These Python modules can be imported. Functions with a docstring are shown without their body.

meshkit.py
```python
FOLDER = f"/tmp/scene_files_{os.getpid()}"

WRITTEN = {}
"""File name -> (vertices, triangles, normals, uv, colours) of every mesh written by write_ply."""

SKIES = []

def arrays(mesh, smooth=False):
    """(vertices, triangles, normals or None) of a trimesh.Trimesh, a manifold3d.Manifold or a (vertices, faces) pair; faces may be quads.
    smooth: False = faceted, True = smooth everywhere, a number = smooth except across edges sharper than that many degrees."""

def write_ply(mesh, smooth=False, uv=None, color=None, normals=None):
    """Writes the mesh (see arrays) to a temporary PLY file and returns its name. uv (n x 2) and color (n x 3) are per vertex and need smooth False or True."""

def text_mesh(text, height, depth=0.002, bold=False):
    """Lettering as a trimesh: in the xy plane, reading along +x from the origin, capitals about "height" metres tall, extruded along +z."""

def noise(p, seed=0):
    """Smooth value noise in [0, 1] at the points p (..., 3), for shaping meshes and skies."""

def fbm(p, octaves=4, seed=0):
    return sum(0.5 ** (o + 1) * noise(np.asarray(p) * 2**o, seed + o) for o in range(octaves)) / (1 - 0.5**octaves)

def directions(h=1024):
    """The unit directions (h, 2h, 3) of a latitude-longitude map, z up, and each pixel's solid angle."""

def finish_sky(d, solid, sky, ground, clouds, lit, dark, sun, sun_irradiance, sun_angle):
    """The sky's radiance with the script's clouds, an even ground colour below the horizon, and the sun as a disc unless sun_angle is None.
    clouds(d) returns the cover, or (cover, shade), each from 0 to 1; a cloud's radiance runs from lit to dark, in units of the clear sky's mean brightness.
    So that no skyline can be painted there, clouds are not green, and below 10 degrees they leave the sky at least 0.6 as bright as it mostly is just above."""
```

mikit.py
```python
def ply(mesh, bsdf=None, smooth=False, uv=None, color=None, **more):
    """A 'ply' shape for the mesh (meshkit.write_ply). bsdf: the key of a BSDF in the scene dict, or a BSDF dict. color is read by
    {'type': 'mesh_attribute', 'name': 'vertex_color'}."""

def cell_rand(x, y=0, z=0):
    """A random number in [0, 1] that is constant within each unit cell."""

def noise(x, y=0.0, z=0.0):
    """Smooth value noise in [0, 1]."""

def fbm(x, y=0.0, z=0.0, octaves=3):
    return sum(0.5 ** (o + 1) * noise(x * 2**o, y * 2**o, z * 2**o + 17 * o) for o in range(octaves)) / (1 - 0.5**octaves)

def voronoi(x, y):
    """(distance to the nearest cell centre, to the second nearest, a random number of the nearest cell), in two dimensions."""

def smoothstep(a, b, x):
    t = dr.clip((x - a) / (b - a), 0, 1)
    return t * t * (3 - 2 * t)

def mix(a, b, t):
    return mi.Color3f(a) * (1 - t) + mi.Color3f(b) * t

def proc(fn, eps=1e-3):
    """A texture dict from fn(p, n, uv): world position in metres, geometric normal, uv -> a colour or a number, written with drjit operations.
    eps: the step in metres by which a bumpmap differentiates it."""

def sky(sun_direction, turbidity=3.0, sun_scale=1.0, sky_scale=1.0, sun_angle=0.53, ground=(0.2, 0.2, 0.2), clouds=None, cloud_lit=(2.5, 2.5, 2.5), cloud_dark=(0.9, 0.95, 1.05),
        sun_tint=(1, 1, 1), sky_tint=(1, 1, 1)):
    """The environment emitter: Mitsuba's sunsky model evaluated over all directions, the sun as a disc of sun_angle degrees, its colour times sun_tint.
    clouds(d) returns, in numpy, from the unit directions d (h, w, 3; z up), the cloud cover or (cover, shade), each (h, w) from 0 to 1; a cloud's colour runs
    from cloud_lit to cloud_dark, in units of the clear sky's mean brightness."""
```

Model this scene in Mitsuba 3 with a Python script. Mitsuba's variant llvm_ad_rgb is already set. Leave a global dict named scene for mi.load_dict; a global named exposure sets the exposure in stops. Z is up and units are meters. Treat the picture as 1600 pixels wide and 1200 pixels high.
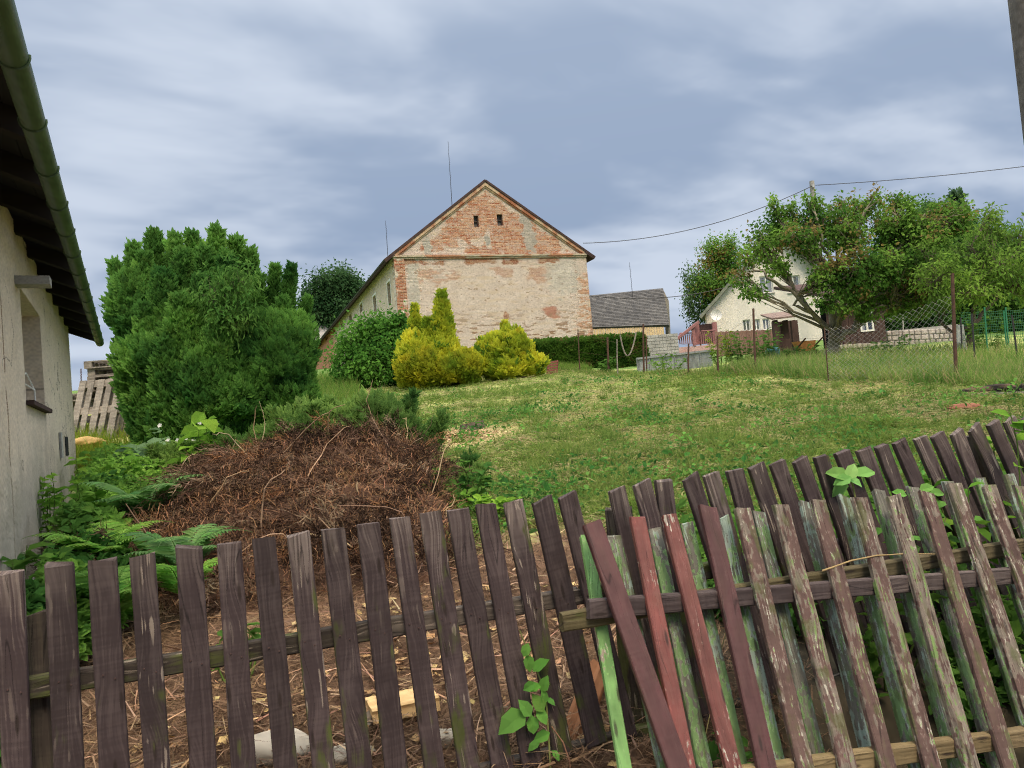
import math
import numpy as np, trimesh, drjit as dr, mitsuba as mi
import mikit, meshkit
from mikit import proc, noise, fbm, voronoi, cell_rand, smoothstep, mix, ply
from shapely.geometry import Polygon, box as sbox
T = mi.ScalarTransform4f
scene, labels, used = {}, {}, set()

# ------------------------------------------------------------------ camera, sky, exposure
F = 1200.0                                   # focal length in pixels of the 1600 x 1200 photograph
PITCH, ROLL, EYE = math.radians(2.5), math.radians(5.0), np.array([0, 0, 1.5])
FW = np.array([0, math.cos(PITCH), math.sin(PITCH)])
_r0 = np.array([1.0, 0, 0]); _u0 = np.cross(_r0, FW)
CR = math.cos(ROLL) * _r0 - math.sin(ROLL) * _u0
CU = math.cos(ROLL) * _u0 + math.sin(ROLL) * _r0
scene['camera'] = {'type': 'perspective', 'fov': 2 * math.degrees(math.atan(800 / F)), 'fov_axis': 'x', 'near_clip': 0.05, 'far_clip': 3000.0,
                   'to_world': T().look_at(origin=EYE.tolist(), target=(EYE + FW).tolist(), up=CU.tolist())}


def cloud_layer(d):
    z = np.maximum(d[..., 2], 0.0)
    q = d[..., :2] / (z[..., None] + 0.24) * 1.25
    q = np.stack([q[..., 0] * .95 + q[..., 1] * .30, q[..., 1] * .95 - q[..., 0] * .30], -1)
    p = np.concatenate([q * [0.78, 1.0], 0 * q[..., :1]], -1)
    w = meshkit.fbm(p * 1.1 + 4.0, 3, 5)[..., None] - 0.5
    p2 = p + np.concatenate([w * 0.45, w * 0.4, 0 * w], -1)
    n1 = meshkit.fbm(p2 * 1.3 + 11.3, 6, 3)
    n2 = meshkit.fbm(p2 * [4.0, 6.5, 1] + 7.7, 6, 9)
    n = np.clip((0.68 * n1 + 0.32 * n2 - 0.38) / 0.23, 0, 1)
    n = n * n * (3 - 2 * n)
    el = np.clip(z, 0, 1)
    t = 0.006 + 0.104 * n + 0.02 * np.clip((el - .22) / .25, 0, 1) + 0.8 * np.clip((el - 0.45) / 0.55, 0, 1) ** 1.25
    return np.ones(z.shape), 1 - np.clip(t, 0, 1)


SKY = dict(turbidity=3, sun_scale=0.50, sun_angle=24.0, clouds=cloud_layer, cloud_lit=(8.4, 8.3, 7.9), cloud_dark=(0.76, 1.00, 1.42), sun_tint=(1.0, 0.97, 0.93), ground=(0.12, 0.13, 0.08))
scene['sky'] = mikit.sky([0.22, -0.55, 0.80], **SKY)
exposure = 2.12


# ------------------------------------------------------------------ helpers
def norm(v):
    v = np.asarray(v, float)
    return v / np.maximum(np.linalg.norm(v, axis=-1, keepdims=True), 1e-12)


def ray(x, y):
    return FW + CR * ((x - 800) / F) - CU * ((y - 600) / F)


def at(x, y, Y):
    d = ray(x, y)
    return EYE + d * (Y / d[1])


def onplane(x, y, p0, n):
    d = ray(x, y)
    return EYE + d * (np.dot(np.asarray(p0) - EYE, n) / np.dot(d, n))


def H(x, y):
    x, y = np.asarray(x, float), np.asarray(y, float)
    a = 0.12 * np.clip(y, 0, None)
    rt = np.clip((x - 1.0) / 3.0, 0, 1); rt = rt * rt * (3 - 2 * rt)
    a = np.where(y > 40, 4.8 + 0.12 * 14 * (1 - np.exp(-(y - 40) / 14)), a)
    a = a - np.clip(y - 85, 0, 200) * 0.03 - rt * .036 * np.clip(y - 17.5, 0, 24)
    a = a - np.clip(((2.17 + .3 * x) / .825 - .06 - y) * .7, 0, .42) * np.clip((x + 1.5) / 1.5, .3, 1)
    p = np.stack([x, y, 0 * x], -1)
    b = (meshkit.fbm(p * 0.5, 3, 2) - 0.5) * 0.16 + (meshkit.fbm(p * 2.0, 3, 8) - 0.5) * 0.10
    return a + b * np.clip((y - 1) / 4, 0, 1) * np.clip((y + 2) / 3, 0.0, 1)


def hz(x, y):
    return float(H(x, y))


def g(x, y):
    d = ray(x, y)
    t = 1.5 / (0.12 * d[1] - d[2])
    p = EYE + d * t
    p[2] = hz(p[0], p[1])
    return p


def numbered(k):
    key, i = k, 0
    while key in used:
        i += 1
        key = f'{k}_{i:03d}'
    used.add(key)
    return key


def thing(name, label, cat, group=None, kind=None):
    key = numbered(name)
    labels[key] = {'label': label, 'category': cat}
    if group: labels[key]['group'] = group
    if kind: labels[key]['kind'] = kind
    return key


def structure(name, mesh, bsdf, label=None, **k):
    key = numbered(name)
    labels[key] = {'kind': 'structure'}
    if label: labels[key]['label'] = label
    scene[key] = ply(mesh, bsdf, **k)
    return key


def whole(name, mesh, bsdf, label, cat, group=None, kind=None, **k):
    key = thing(name, label, cat, group, kind)
    mesh = lit(key, bsdf, mesh)
    if len(mesh) > 2 and mesh[2] is not None:
        k['color'] = mesh[2]
    scene[key] = ply((mesh[0], mesh[1]), bsdf, **k)
    return key


def part(parent, name, mesh, bsdf, label=None, kind=None, **k):
    key = numbered(parent + '__' + name)
    if isinstance(mesh, tuple): mesh = lit(key, bsdf, mesh)
    if isinstance(mesh, tuple) and len(mesh) > 2 and mesh[2] is not None:
        k['color'] = mesh[2]
    if isinstance(mesh, tuple): mesh = (mesh[0], mesh[1])
    scene[key] = ply(mesh, bsdf, **k)
    if label or kind:
        labels[key] = {}
        if label: labels[key]['label'] = label
        if kind: labels[key]['kind'] = kind
    return key


LEAF_GAIN = {'mown_grass': 1.0, 'tall_grass': 1.25, 'rough_grass': 1.2}


def lit(key, bsdf, mesh):
    """overall lightness of the foliage colours, one place to tune it"""
    if bsdf != 'leaf' or len(mesh) < 3 or mesh[2] is None: return mesh
    return mesh[0], mesh[1], np.clip(mesh[2] * LEAF_GAIN.get(key.split('__')[0], 1.55), .003, .85)


def join(ms):
    V, Fc, C, o = [], [], [], 0
    for m in ms:
        V.append(np.asarray(m[0], float)); Fc.append(np.asarray(m[1], int) + o); o += len(m[0])
        if len(m) > 2 and m[2] is not None: C.append(m[2])
    return np.vstack(V), np.vstack(Fc), (np.vstack(C) if C else None)


def paint(m, c):
    return m[0], m[1], np.tile(np.asarray(c, float), (len(m[0]), 1))


def frame(d, up=(0, 0, 1.0)):
    """axes x (side), y (along d), z (normal), for one direction"""
    y = norm(d)
    x = np.cross(y, up)
    if np.linalg.norm(x) < 1e-3: x = np.cross(y, [0, 1.0, 0])
    x = norm(x)
    return x, y, np.cross(x, y)


BOXF = np.array([[0, 2, 1], [0, 3, 2], [4, 5, 6], [4, 6, 7], [0, 1, 5], [0, 5, 4], [1, 2, 6], [1, 6, 5], [2, 3, 7], [2, 7, 6], [3, 0, 4], [3, 4, 7]])


def obox(p, ex, ey, ez):
    """box from corner p with edge vectors"""
    p, ex, ey, ez = (np.asarray(v, float) for v in (p, ex, ey, ez))
    b = np.array([p, p + ex, p + ex + ey, p + ey])
    V = np.vstack([b, b + ez])
    if np.dot(np.cross(ex, ey), ez) < 0: return V, BOXF[:, ::-1]
    return V, BOXF


def beam(p0, p1, w, t, side=None, ch=0.12, jit=0.0, rng=None, segs=1, uvid=0):
    """chamfered board from p0 to p1: w along side, t across. Returns V,F,uv"""
    p0, p1 = np.asarray(p0, float), np.asarray(p1, float)
    y = norm(p1 - p0); L = np.linalg.norm(p1 - p0)
    if side is None: side = np.cross(y, [0, 0, 1.0]) if abs(y[2]) < .95 else np.array([1.0, 0, 0])
    x = norm(np.asarray(side) - y * np.dot(side, y)); z = np.cross(x, y)
    c = ch * min(w, t)
    prof = np.array([[-w/2 + c, -t/2], [w/2 - c, -t/2], [w/2, -t/2 + c], [w/2, t/2 - c], [w/2 - c, t/2], [-w/2 + c, t/2], [-w/2, t/2 - c], [-w/2, -t/2 + c]])
    n = segs + 1
    V, UV = [], []
    drift = np.zeros(2)
    for i in range(n):
        f = i / segs
        pr = prof.copy()
        if jit:
            pr = pr * (1 + rng.normal(0, jit, (1, 2)) * [1, .6]) + rng.normal(0, jit * .04 * w, (8, 2))
            drift = drift * .7 + rng.normal(0, jit * .25 * w, 2)
            pr = pr + drift
        V.append(p0 + y * (L * f) + pr[:, :1] * x + pr[:, 1:] * z)
        UV.append(np.stack([prof[:, 0] + 10 * uvid + 5 + prof[:, 1] * .6, np.full(8, L * f)], 1))
    if jit:                                        # uneven sawn ends
        V[-1] = V[-1] + y * (rng.normal(0, .06 * w, (8, 1)) + prof[:, :1] * rng.normal(0, .12)); V[0] = V[0] + y * rng.normal(0, .05 * w, (8, 1))
    V, UV = np.vstack(V), np.vstack(UV)
    Fc = []
    for i in range(segs):
        for k in range(8):
            a, b = i * 8 + k, i * 8 + (k + 1) % 8
            Fc += [[a, b, b + 8], [a, b + 8, a + 8]]
    for k in range(1, 7):
        Fc.append([0, k + 1, k]); Fc.append([segs * 8, segs * 8 + k, segs * 8 + k + 1])
    return V, np.array(Fc), UV


def tube(pts, radii, sides=6, caps=True):
    p = np.asarray(pts, float)
    r = np.broadcast_to(np.asarray(radii, float), (len(p),))
    t = norm(np.gradient(p, axis=0))
    ref = np.array([0, 0, 1.0]) if abs(t[0][2]) < .9 else np.array([1.0, 0, 0])
    a = norm(np.cross(t, ref)); b = np.cross(t, a)
    ang = np.arange(sides) * 2 * np.pi / sides
    V = p[:, None] + r[:, None, None] * (np.cos(ang)[None, :, None] * a[:, None] + np.sin(ang)[None, :, None] * b[:, None])
    i, j = np.meshgrid(np.arange(len(p) - 1), np.arange(sides), indexing='ij')
    q = np.stack([i * sides + j, i * sides + (j + 1) % sides, (i + 1) * sides + (j + 1) % sides, (i + 1) * sides + j], -1).reshape(-1, 4)
    Fc = np.vstack([q[:, [0, 1, 2]], q[:, [0, 2, 3]]])
    V = V.reshape(-1, 3)
    if caps:
        n = len(V)
        V = np.vstack([V, p[:1], p[-1:]])
        k = np.arange(sides)
        Fc = np.vstack([Fc, np.stack([k * 0 + n, (k + 1) % sides, k], 1), np.stack([k * 0 + n + 1, (len(p) - 1) * sides + k, (len(p) - 1) * sides + (k + 1) % sides], 1)])
    return V, Fc


def curve(p0, p1, sag, n=6, rng=None, wob=0.0):
    t = np.linspace(0, 1, n)[:, None]
    p = np.asarray(p0) * (1 - t) + np.asarray(p1) * t + np.asarray(sag) * (4 * t * (1 - t))
    if wob: p[1:-1] += rng.normal(0, wob, (n - 2, 3))
    return p


def scatter(tv, tf, pos, dirs, nrm, size, col, tipcol=None):
    """copies of a template (x side, y along, z normal) with a colour each -> V, F, C"""
    pos, y = np.asarray(pos, float), norm(dirs)
    x = norm(np.cross(y, nrm) + 1e-9)
    z = np.cross(x, y)
    s = np.asarray(size, float)
    s = s[:, None] * np.ones((1, 3)) if s.ndim == 1 else s
    V = pos[:, None] + (tv[None, :, 0:1] * s[:, None, 0:1]) * x[:, None] + (tv[None, :, 1:2] * s[:, None, 1:2]) * y[:, None] + (tv[None, :, 2:3] * s[:, None, 2:3]) * z[:, None]
    Fc = tf[None] + (np.arange(len(pos)) * len(tv))[:, None, None]
    C = np.repeat(np.asarray(col)[:, None], len(tv), 1)
    return V.reshape(-1, 3), Fc.reshape(-1, 3), C.reshape(-1, 3)


LEAF = (np.array([[0, 0, 0], [-.34, .42, .10], [0, 1, -.12], [.34, .42, .10]], float), np.array([[0, 3, 2], [0, 2, 1]]))
LEAF6 = (np.array([[0, 0, 0], [-.30, .30, .09], [-.26, .68, .06], [0, 1, -.16], [.26, .68, .06], [.30, .30, .09], [0, .5, -.02]], float),
         np.array([[0, 6, 1], [1, 6, 2], [2, 6, 3], [3, 6, 4], [4, 6, 5], [5, 6, 0]])[:, ::-1])
BLADE = (np.array([[-.5, 0, 0], [.5, 0, 0], [-.36, .5, .05], [.36, .5, .05], [0, 1, -.14]], float), np.array([[0, 1, 3], [0, 3, 2], [2, 3, 4]]))
SLIP = (np.array([[-.5, 0, 0], [.5, 0, 0], [.2, 1, .0]], float), np.array([[0, 1, 2]]))
TWIG = (np.array([[-.5, 0, 0], [.5, 0, 0], [0, .55, .16], [.5, .55, .16], [.1, 1, -.06]], float), np.array([[0, 1, 3], [0, 3, 2], [2, 3, 4]]))


def spray_template(n=7, spread=1.05, width=.13, seed=1, droop=.15):
    """a flat fan of narrow leaflets along a stem, for conifers"""
    rng = np.random.default_rng(seed)
    V, Fc = [], []
    for k in range(n):
        f = k / (n - 1)
        side = (-1) ** k
        b = np.array([0, .62 * f, 0])
        a = side * spread * (1 - .55 * f) * rng.uniform(.7, 1.1) if k < n - 1 else 0
        L = (.62 - .28 * f) * rng.uniform(.8, 1.1) if k < n - 1 else .42
        d = np.array([math.sin(a), math.cos(a), -droop * rng.uniform(-.5, 1.6)])
        s = np.array([math.cos(a), -math.sin(a), 0]) * width
        m = b + d * L * .5
        o = len(V)
        V += [b, m - s + [0, 0, .05], b + d * L, m + s + [0, 0, .05]]
        Fc += [[o, o + 3, o + 2], [o, o + 2, o + 1]]
    return np.array(V), np.array(Fc)


SPRAY = spray_template()
SPRAY_FINE = spray_template(9, .8, .075, 4, .1)


def rand_dirs(rng, n):
    return norm(rng.normal(0, 1, (n, 3)))


def tint(rng, n, base, var=.18, warm=.06):
    b = np.asarray(base, float)
    k = np.exp(rng.normal(0, var, (n, 1)))
    return np.clip(b * k * np.exp(rng.normal(0, warm, (n, 3))), .003, .85)


def mixcol(a, b, t):
    t = np.clip(t, 0, 1)[:, None]
    return np.asarray(a) * (1 - t) + np.asarray(b) * t


# ------------------------------------------------------------------ materials
def rgb(*c): return {'type': 'rgb', 'value': list(c)}


def two(b): return {'type': 'twosided', 'bsdf': b}


VC = {'type': 'mesh_attribute', 'name': 'vertex_color'}
scene['leaf'] = {'type': 'principledthin', 'base_color': VC, 'roughness': 0.55, 'diff_trans': 0.9, 'spec_trans': 0.0, 'eta': 1.3}
scene['dry'] = two({'type': 'diffuse', 'reflectance': VC})


def plain(key, c, rough=.7, **k):
    scene[key] = two({'type': 'principled', 'base_color': rgb(*c), 'roughness': rough, **k})


def mat(key, fn, rough=.8, bump=None, amp=1.0, eps=2e-3, **k):
    b = {'type': 'principled', 'base_color': proc(fn), 'roughness': rough, 'specular': .3, **k}
    if bump is not None:
        b = {'type': 'bumpmap', 'arbitrary': proc(bump, eps), 'scale': amp, 'bsdf': b}
    scene[key] = two(b)


def C3(*c): return mi.Color3f(*c)


def ground_col(p, n, uv):
    a = fbm(p.x * .9, p.y * .9, 0, 3); b = fbm(p.x * 5, p.y * 5, 3, 3); c = noise(p.x * 28, p.y * 28)
    grass = mix(C3(.15, .21, .045), C3(.33, .34, .13), smoothstep(.3, .7, a * .6 + b * .4))
    grass = mix(grass, C3(.28, .22, .12), smoothstep(.56, .78, b) * .7)
    grass = grass * (.7 + .6 * c)
    litter = mix(C3(.07, .042, .028), C3(.18, .11, .07), b) * (.6 + .8 * c)
    soil = mix(C3(.045, .036, .024), C3(.07, .06, .035), a) * (.6 + .8 * c)
    edge = (b - .5) * 1.2 + (a - .5)
    brown = (1 - smoothstep(5.2, 6.0, p.y + edge + dr.maximum(p.x - .6, 0) * 2.6)) * smoothstep(-2.7, -2.3, p.x + edge * .5)
    r = mix(grass, litter, brown)
    dust = 1 - smoothstep(.5, 1.15, dr.sqrt(dr.square((p.x + .85) / 1.0) + dr.square((p.y - 11.0) / 1.5)) + (b - .5) * .9)
    r = mix(r, C3(.40, .295, .17), dust * .75)
    near = (1 - smoothstep(3.3, 4.6, p.y + edge)) * smoothstep(.35, .8, p.x + edge * .4)
    r = mix(r, soil, near)
    return mix(r, C3(.075, .13, .03), smoothstep(24, 27, p.y + a * 3))


mat('ground_mat', ground_col, .95)


def wood_fn(base, light, moss=0.0, grain=1.0, tipgrey=0.5):
    def fn(p, n, uv):
        idn = dr.floor(uv.x / 10); u = uv.x - idn * 10; v = uv.y
        r, r2 = cell_rand(idn, 7), cell_rand(idn, 8)
        w = noise(u * 22 + idn * 3.1, v * 6 + r * 9) * .035
        gr = noise((u + w) * 240 + idn * 17, v * 5 + idn); gr2 = noise((u + w) * 520, v * 30 + idn * 5)
        bl = fbm(u * 26 + idn * 5, v * 9, idn, 3); big = fbm(u * 5 + idn * 3, v * 2.2, idn, 2)
        saw = noise(u * 5 + idn, v * 165 + u * 26 * (r - .3), idn)
        t = .27 * gr + .19 * gr2 + .42 * bl + .12 * saw
        c = mix(C3(*base), C3(*light), smoothstep(.34, .80, t) * grain * .46)
        c = c * (.76 + .42 * r) * (.66 + .62 * big)
        worn = smoothstep(.72, .80, noise(u * 90 + idn * 2, v * 22 + idn * 3) * .55 + gr * .45)
        c = mix(c, C3(.40, .34, .28), worn * tipgrey * 1.3 * r2 * r2 * r2)
        knot = voronoi(u * 14 + idn * 3.3, v * 2.6 + idn)[0]
        c = mix(c, C3(.020, .013, .011), (1 - smoothstep(.04, .10, knot)) * .8)
        tip = smoothstep(1.08 - .1 * r2, 1.2, v + (gr - .5) * .16 + (bl - .5) * .12) * tipgrey * (.10 + 1.0 * r2 * r)
        c = mix(c, C3(.25, .21, .185) * (.45 + 1.1 * gr), tip)
        if moss:
            m = smoothstep(.52, .74, fbm(u * 30 + idn, v * 10 + 7, idn, 4) * .75 + gr2 * .12 + (.50 - v) * .26 + dr.abs(u - 5) * 2.0 + (r2 - .5) * .18) * moss
            c = mix(c, C3(.060, .072, .020) * (.6 + .8 * bl), dr.minimum(m, 1))
        cr = noise((u + w) * 70 + idn * 9, v * 1.4 + idn * 3)
        crack = smoothstep(.475, .5, cr) * (1 - smoothstep(.5, .525, cr)) * smoothstep(.4, .6, r + big * .4)
        return c * (1 - .6 * crack)
    return fn


def wood_bump(p, n, uv):
    idn = dr.floor(uv.x / 10); u = uv.x - idn * 10; v = uv.y
    return noise(u * 210 + idn * 17, v * 3.5 + idn) * .5 + noise(u * 5 + idn, v * 165, idn) * .16 + noise(u * 25 + idn, v * 12, idn)


def peel_fn(top, under, bare, cover, white=.25, moss=.3, var=.06, und=.5):
    """weathered paint: flakes of the top coat over an older coat over bare wood"""
    def fn(p, n, uv):
        idn = dr.floor(uv.x / 10); u = uv.x - idn * 10; v = uv.y
        r, r2 = cell_rand(idn, 3), cell_rand(idn, 5)
        w = noise(u * 22 + idn * 3.1, v * 6 + r * 9) * .03
        gr = noise((u + w) * 240 + idn * 13, v * 7 + idn); gr2 = noise((u + w) * 560, v * 34 + idn)
        fi = fbm(u * 100 + idn * 7, v * 60, idn, 3); bl = fbm(u * 36 + idn * 3, v * 15, idn + 4, 4); big = fbm(u * 6 + idn, v * 2.6, idn * 2, 2)
        wood = mix(C3(*bare) * .42, C3(*bare), .6 * gr + .4 * gr2) * (.62 + .65 * bl)
        c = mix(wood, C3(.60, .57, .50), smoothstep(.60, .66, .42 * fi + .30 * gr + .28 * bl) * white)
        a2 = .34 * bl + .30 * fi + .20 * gr + .16 * big + (r2 - .5) * .10
        c = mix(c, C3(*under) * (.65 + .6 * gr), smoothstep(und, und + .03, a2))
        a = .36 * fbm(u * 44 + idn * 3, v * 17 + 40, idn + 4, 4) + .30 * fbm(u * 120 + idn * 7, v * 60, idn + 9, 3) + .16 * gr + .18 * big
        lim = cover + (r - .5) * 2 * var - smoothstep(1.06, 1.2, v) * .12
        m = 1 - smoothstep(lim, lim + .03, a)
        rim = smoothstep(lim - .03, lim, a) * m
        c = mix(c, C3(*top) * (.62 + .70 * bl) * (.80 + .3 * r) * (1 + .5 * rim), m * (.86 + .14 * gr2))
        mo = smoothstep(.55, .75, fbm(u * 36 + 3, v * 14 + idn, idn, 4)) * moss
        c = mix(c, C3(.075, .095, .03), mo)
        knot = voronoi(u * 12 + idn * 3.3, v * 2.6 + idn)[0]
        cr = noise((u + w) * 75 + idn * 9, v * 1.6 + idn * 3)
        crack = smoothstep(.475, .5, cr) * (1 - smoothstep(.5, .525, cr))
        return mix(c, C3(.03, .02, .018), (1 - smoothstep(.03, .09, knot)) * .8) * (1 - .55 * crack)
    return fn


mat('picket_brown', wood_fn((.046, .032, .034), (.140, .108, .107), moss=1.0), .72, wood_bump, .003)
mat('rail_brown', wood_fn((.036, .029, .025), (.10, .088, .06), moss=.9), .85, wood_bump, .004)
mat('picket_red', peel_fn((.150, .047, .042), (.20, .09, .075), (.38, .33, .28), .66, .9, .05, .02, .62), .6, wood_bump, .003)
mat('picket_plum', peel_fn((.082, .034, .036), (.13, .06, .055), (.24, .19, .16), .74, .3, .05, .02, .6), .6, wood_bump, .003)
mat('picket_peel', peel_fn((.100, .060, .053), (.14, .215, .075), (.25, .21, .172), .505, .60, .55, .06, .575), .85, wood_bump, .006)
mat('picket_green', peel_fn((.165, .345, .11), (.22, .40, .16), (.40, .34, .27), .63, .7, .05, .02, .6), .6, wood_bump, .003)
mat('picket_sage', peel_fn((.125, .215, .085), (.21, .27, .23), (.20, .195, .165), .455, .35, .6, .06, .55), .85, wood_bump, .006)
mat('rail_grey', wood_fn((.045, .034, .035), (.12, .095, .092), moss=.0), .8, wood_bump, .004)
mat('rail_moss', wood_fn((.085, .070, .035), (.19, .165, .085), moss=1.0), .9, wood_bump, .006)
mat('rail_pale', wood_fn((.18, .135, .07), (.34, .26, .14), moss=.4), .85, wood_bump, .005)


def plaster_fn(c0, c1, s=1.0):
    def fn(p, n, uv):
        q = p * s
        a = fbm(q.x * .8, q.y * .8, q.z * 1.1, 3); b = fbm(q.x * 9, q.y * 9, q.z * 9, 3); c = noise(q.x * 60, q.y * 60, q.z * 60)
        r = mix(C3(*c0), C3(*c1), .5 * a + .5 * b)
        streak = smoothstep(.56, .82, fbm(p.x * 2.4 + 1.7 * noise(p.z * 1.3), p.y * 2.4, p.z * .7, 4)) * smoothstep(.35, .6, fbm(p.x * 1.1, p.y * 1.1, p.z * 1.1 + 9, 2))
        damp = smoothstep(.45, .7, fbm(p.x * 1.9, p.y * 1.9, p.z * 1.9 + 5, 4)) * (1 - smoothstep(.9, 1.7, p.z - .06 * p.y))
        return r * (.78 + .34 * c) * (1 - .20 * streak) * (1 - .30 * damp)
    return fn


mat('roughcast', plaster_fn((.47, .395, .305), (.64, .56, .46)), .95, lambda p, n, uv: fbm(p.x * 42, p.y * 42, p.z * 42, 2), .012, 3e-3)
mat('cream_plaster', lambda p, n, uv: mix(C3(.66, .635, .56), C3(.71, .685, .62), fbm(p.x * .9, p.y * .9, p.z * .7, 4)) * (.96 + .06 * noise(p.x * 9, p.y * 9, p.z * 9)), .9)
plain('soffit', (.014, .011, .010), .9)
mat('rafter_wood', lambda p, n, uv: mix(C3(.010, .008, .006), C3(.028, .021, .016), fbm(p.x * 4, p.y * 4, p.z * 20, 3)), .9)
mat('gutter_green', lambda p, n, uv: mix(C3(.035, .075, .035), C3(.085, .13, .065), fbm(p.x * 5, p.y * 3, p.z * 16, 4)) * (.75 + .5 * noise(p.x * 40, p.y * 12, p.z * 40)), .45, clearcoat=.2)
mat('concrete', plaster_fn((.26, .25, .235), (.40, .385, .36), 1.5), .95)
mat('bark', lambda p, n, uv: mix(C3(.055, .045, .035), C3(.17, .14, .11), fbm(p.x * 16, p.y * 16, p.z * 5, 3)), .95, lambda p, n, uv: fbm(p.x * 30, p.y * 30, p.z * 9, 3), .02, 4e-3)
mat('bark_mossy', lambda p, n, uv: mix(C3(.11, .095, .07), C3(.26, .235, .165), fbm(p.x * 12, p.y * 12, p.z * 5, 3)), .95)
mat('limewash', lambda p, n, uv: mix(C3(.35, .34, .32), C3(.72, .71, .69), smoothstep(.35, .55, fbm(p.x * 10, p.y * 10, p.z * 6, 3))), .95)
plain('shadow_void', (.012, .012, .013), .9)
plain('white_paint', (.72, .72, .70), .5)
scene['pane_glass'] = {'type': 'thindielectric', 'int_ior': 1.5}
plain('curtain', (.45, .46, .48), .9)
plain('pink_paint', (.27, .115, .115), .6)
plain('wire_steel', (.50, .49, .47), .6)
plain('cable_black', (.02, .02, .022), .6)
plain('stake_green', (.02, .16, .075), .5)
plain('orange_paint', (.40, .17, .035), .6)
plain('teal_plastic', (.12, .33, .36), .5)
mat('rust', lambda p, n, uv: mix(C3(.045, .028, .022), C3(.13, .070, .05), fbm(p.x * 25, p.y * 25, p.z * 12, 3)), .9)
mat('grey_timber', lambda p, n, uv: mix(C3(.12, .105, .09), C3(.36, .325, .28), fbm(p.x * 9 + p.z * 3, p.y * 9, p.z * 30, 3)) * (.75 + .5 * cell_rand(dr.floor(p.x * 8), dr.floor(p.z * 6))), .9)
mat('straw_boards', lambda p, n, uv: mix(C3(.52, .38, .20), C3(.74, .59, .37), fbm(p.x * 6, p.y * 6, p.z * .7, 3)), .9)
mat('slate', lambda p, n, uv: mix(C3(.055, .056, .06), C3(.155, .153, .15), .55 * fbm(p.x * .8, p.y * .8, p.z * .8, 3) + .45 * cell_rand(dr.floor(p.x * 4), dr.floor(p.z * 6))) * (.8 + .3 * noise(p.x * 8, p.y * 8, p.z * 8)), .85)
mat('dark_boards', lambda p, n, uv: mix(C3(.03, .018, .017), C3(.09, .055, .05), fbm(p.x * 9, p.y * 9, p.z * 2, 3)), .85)
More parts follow.
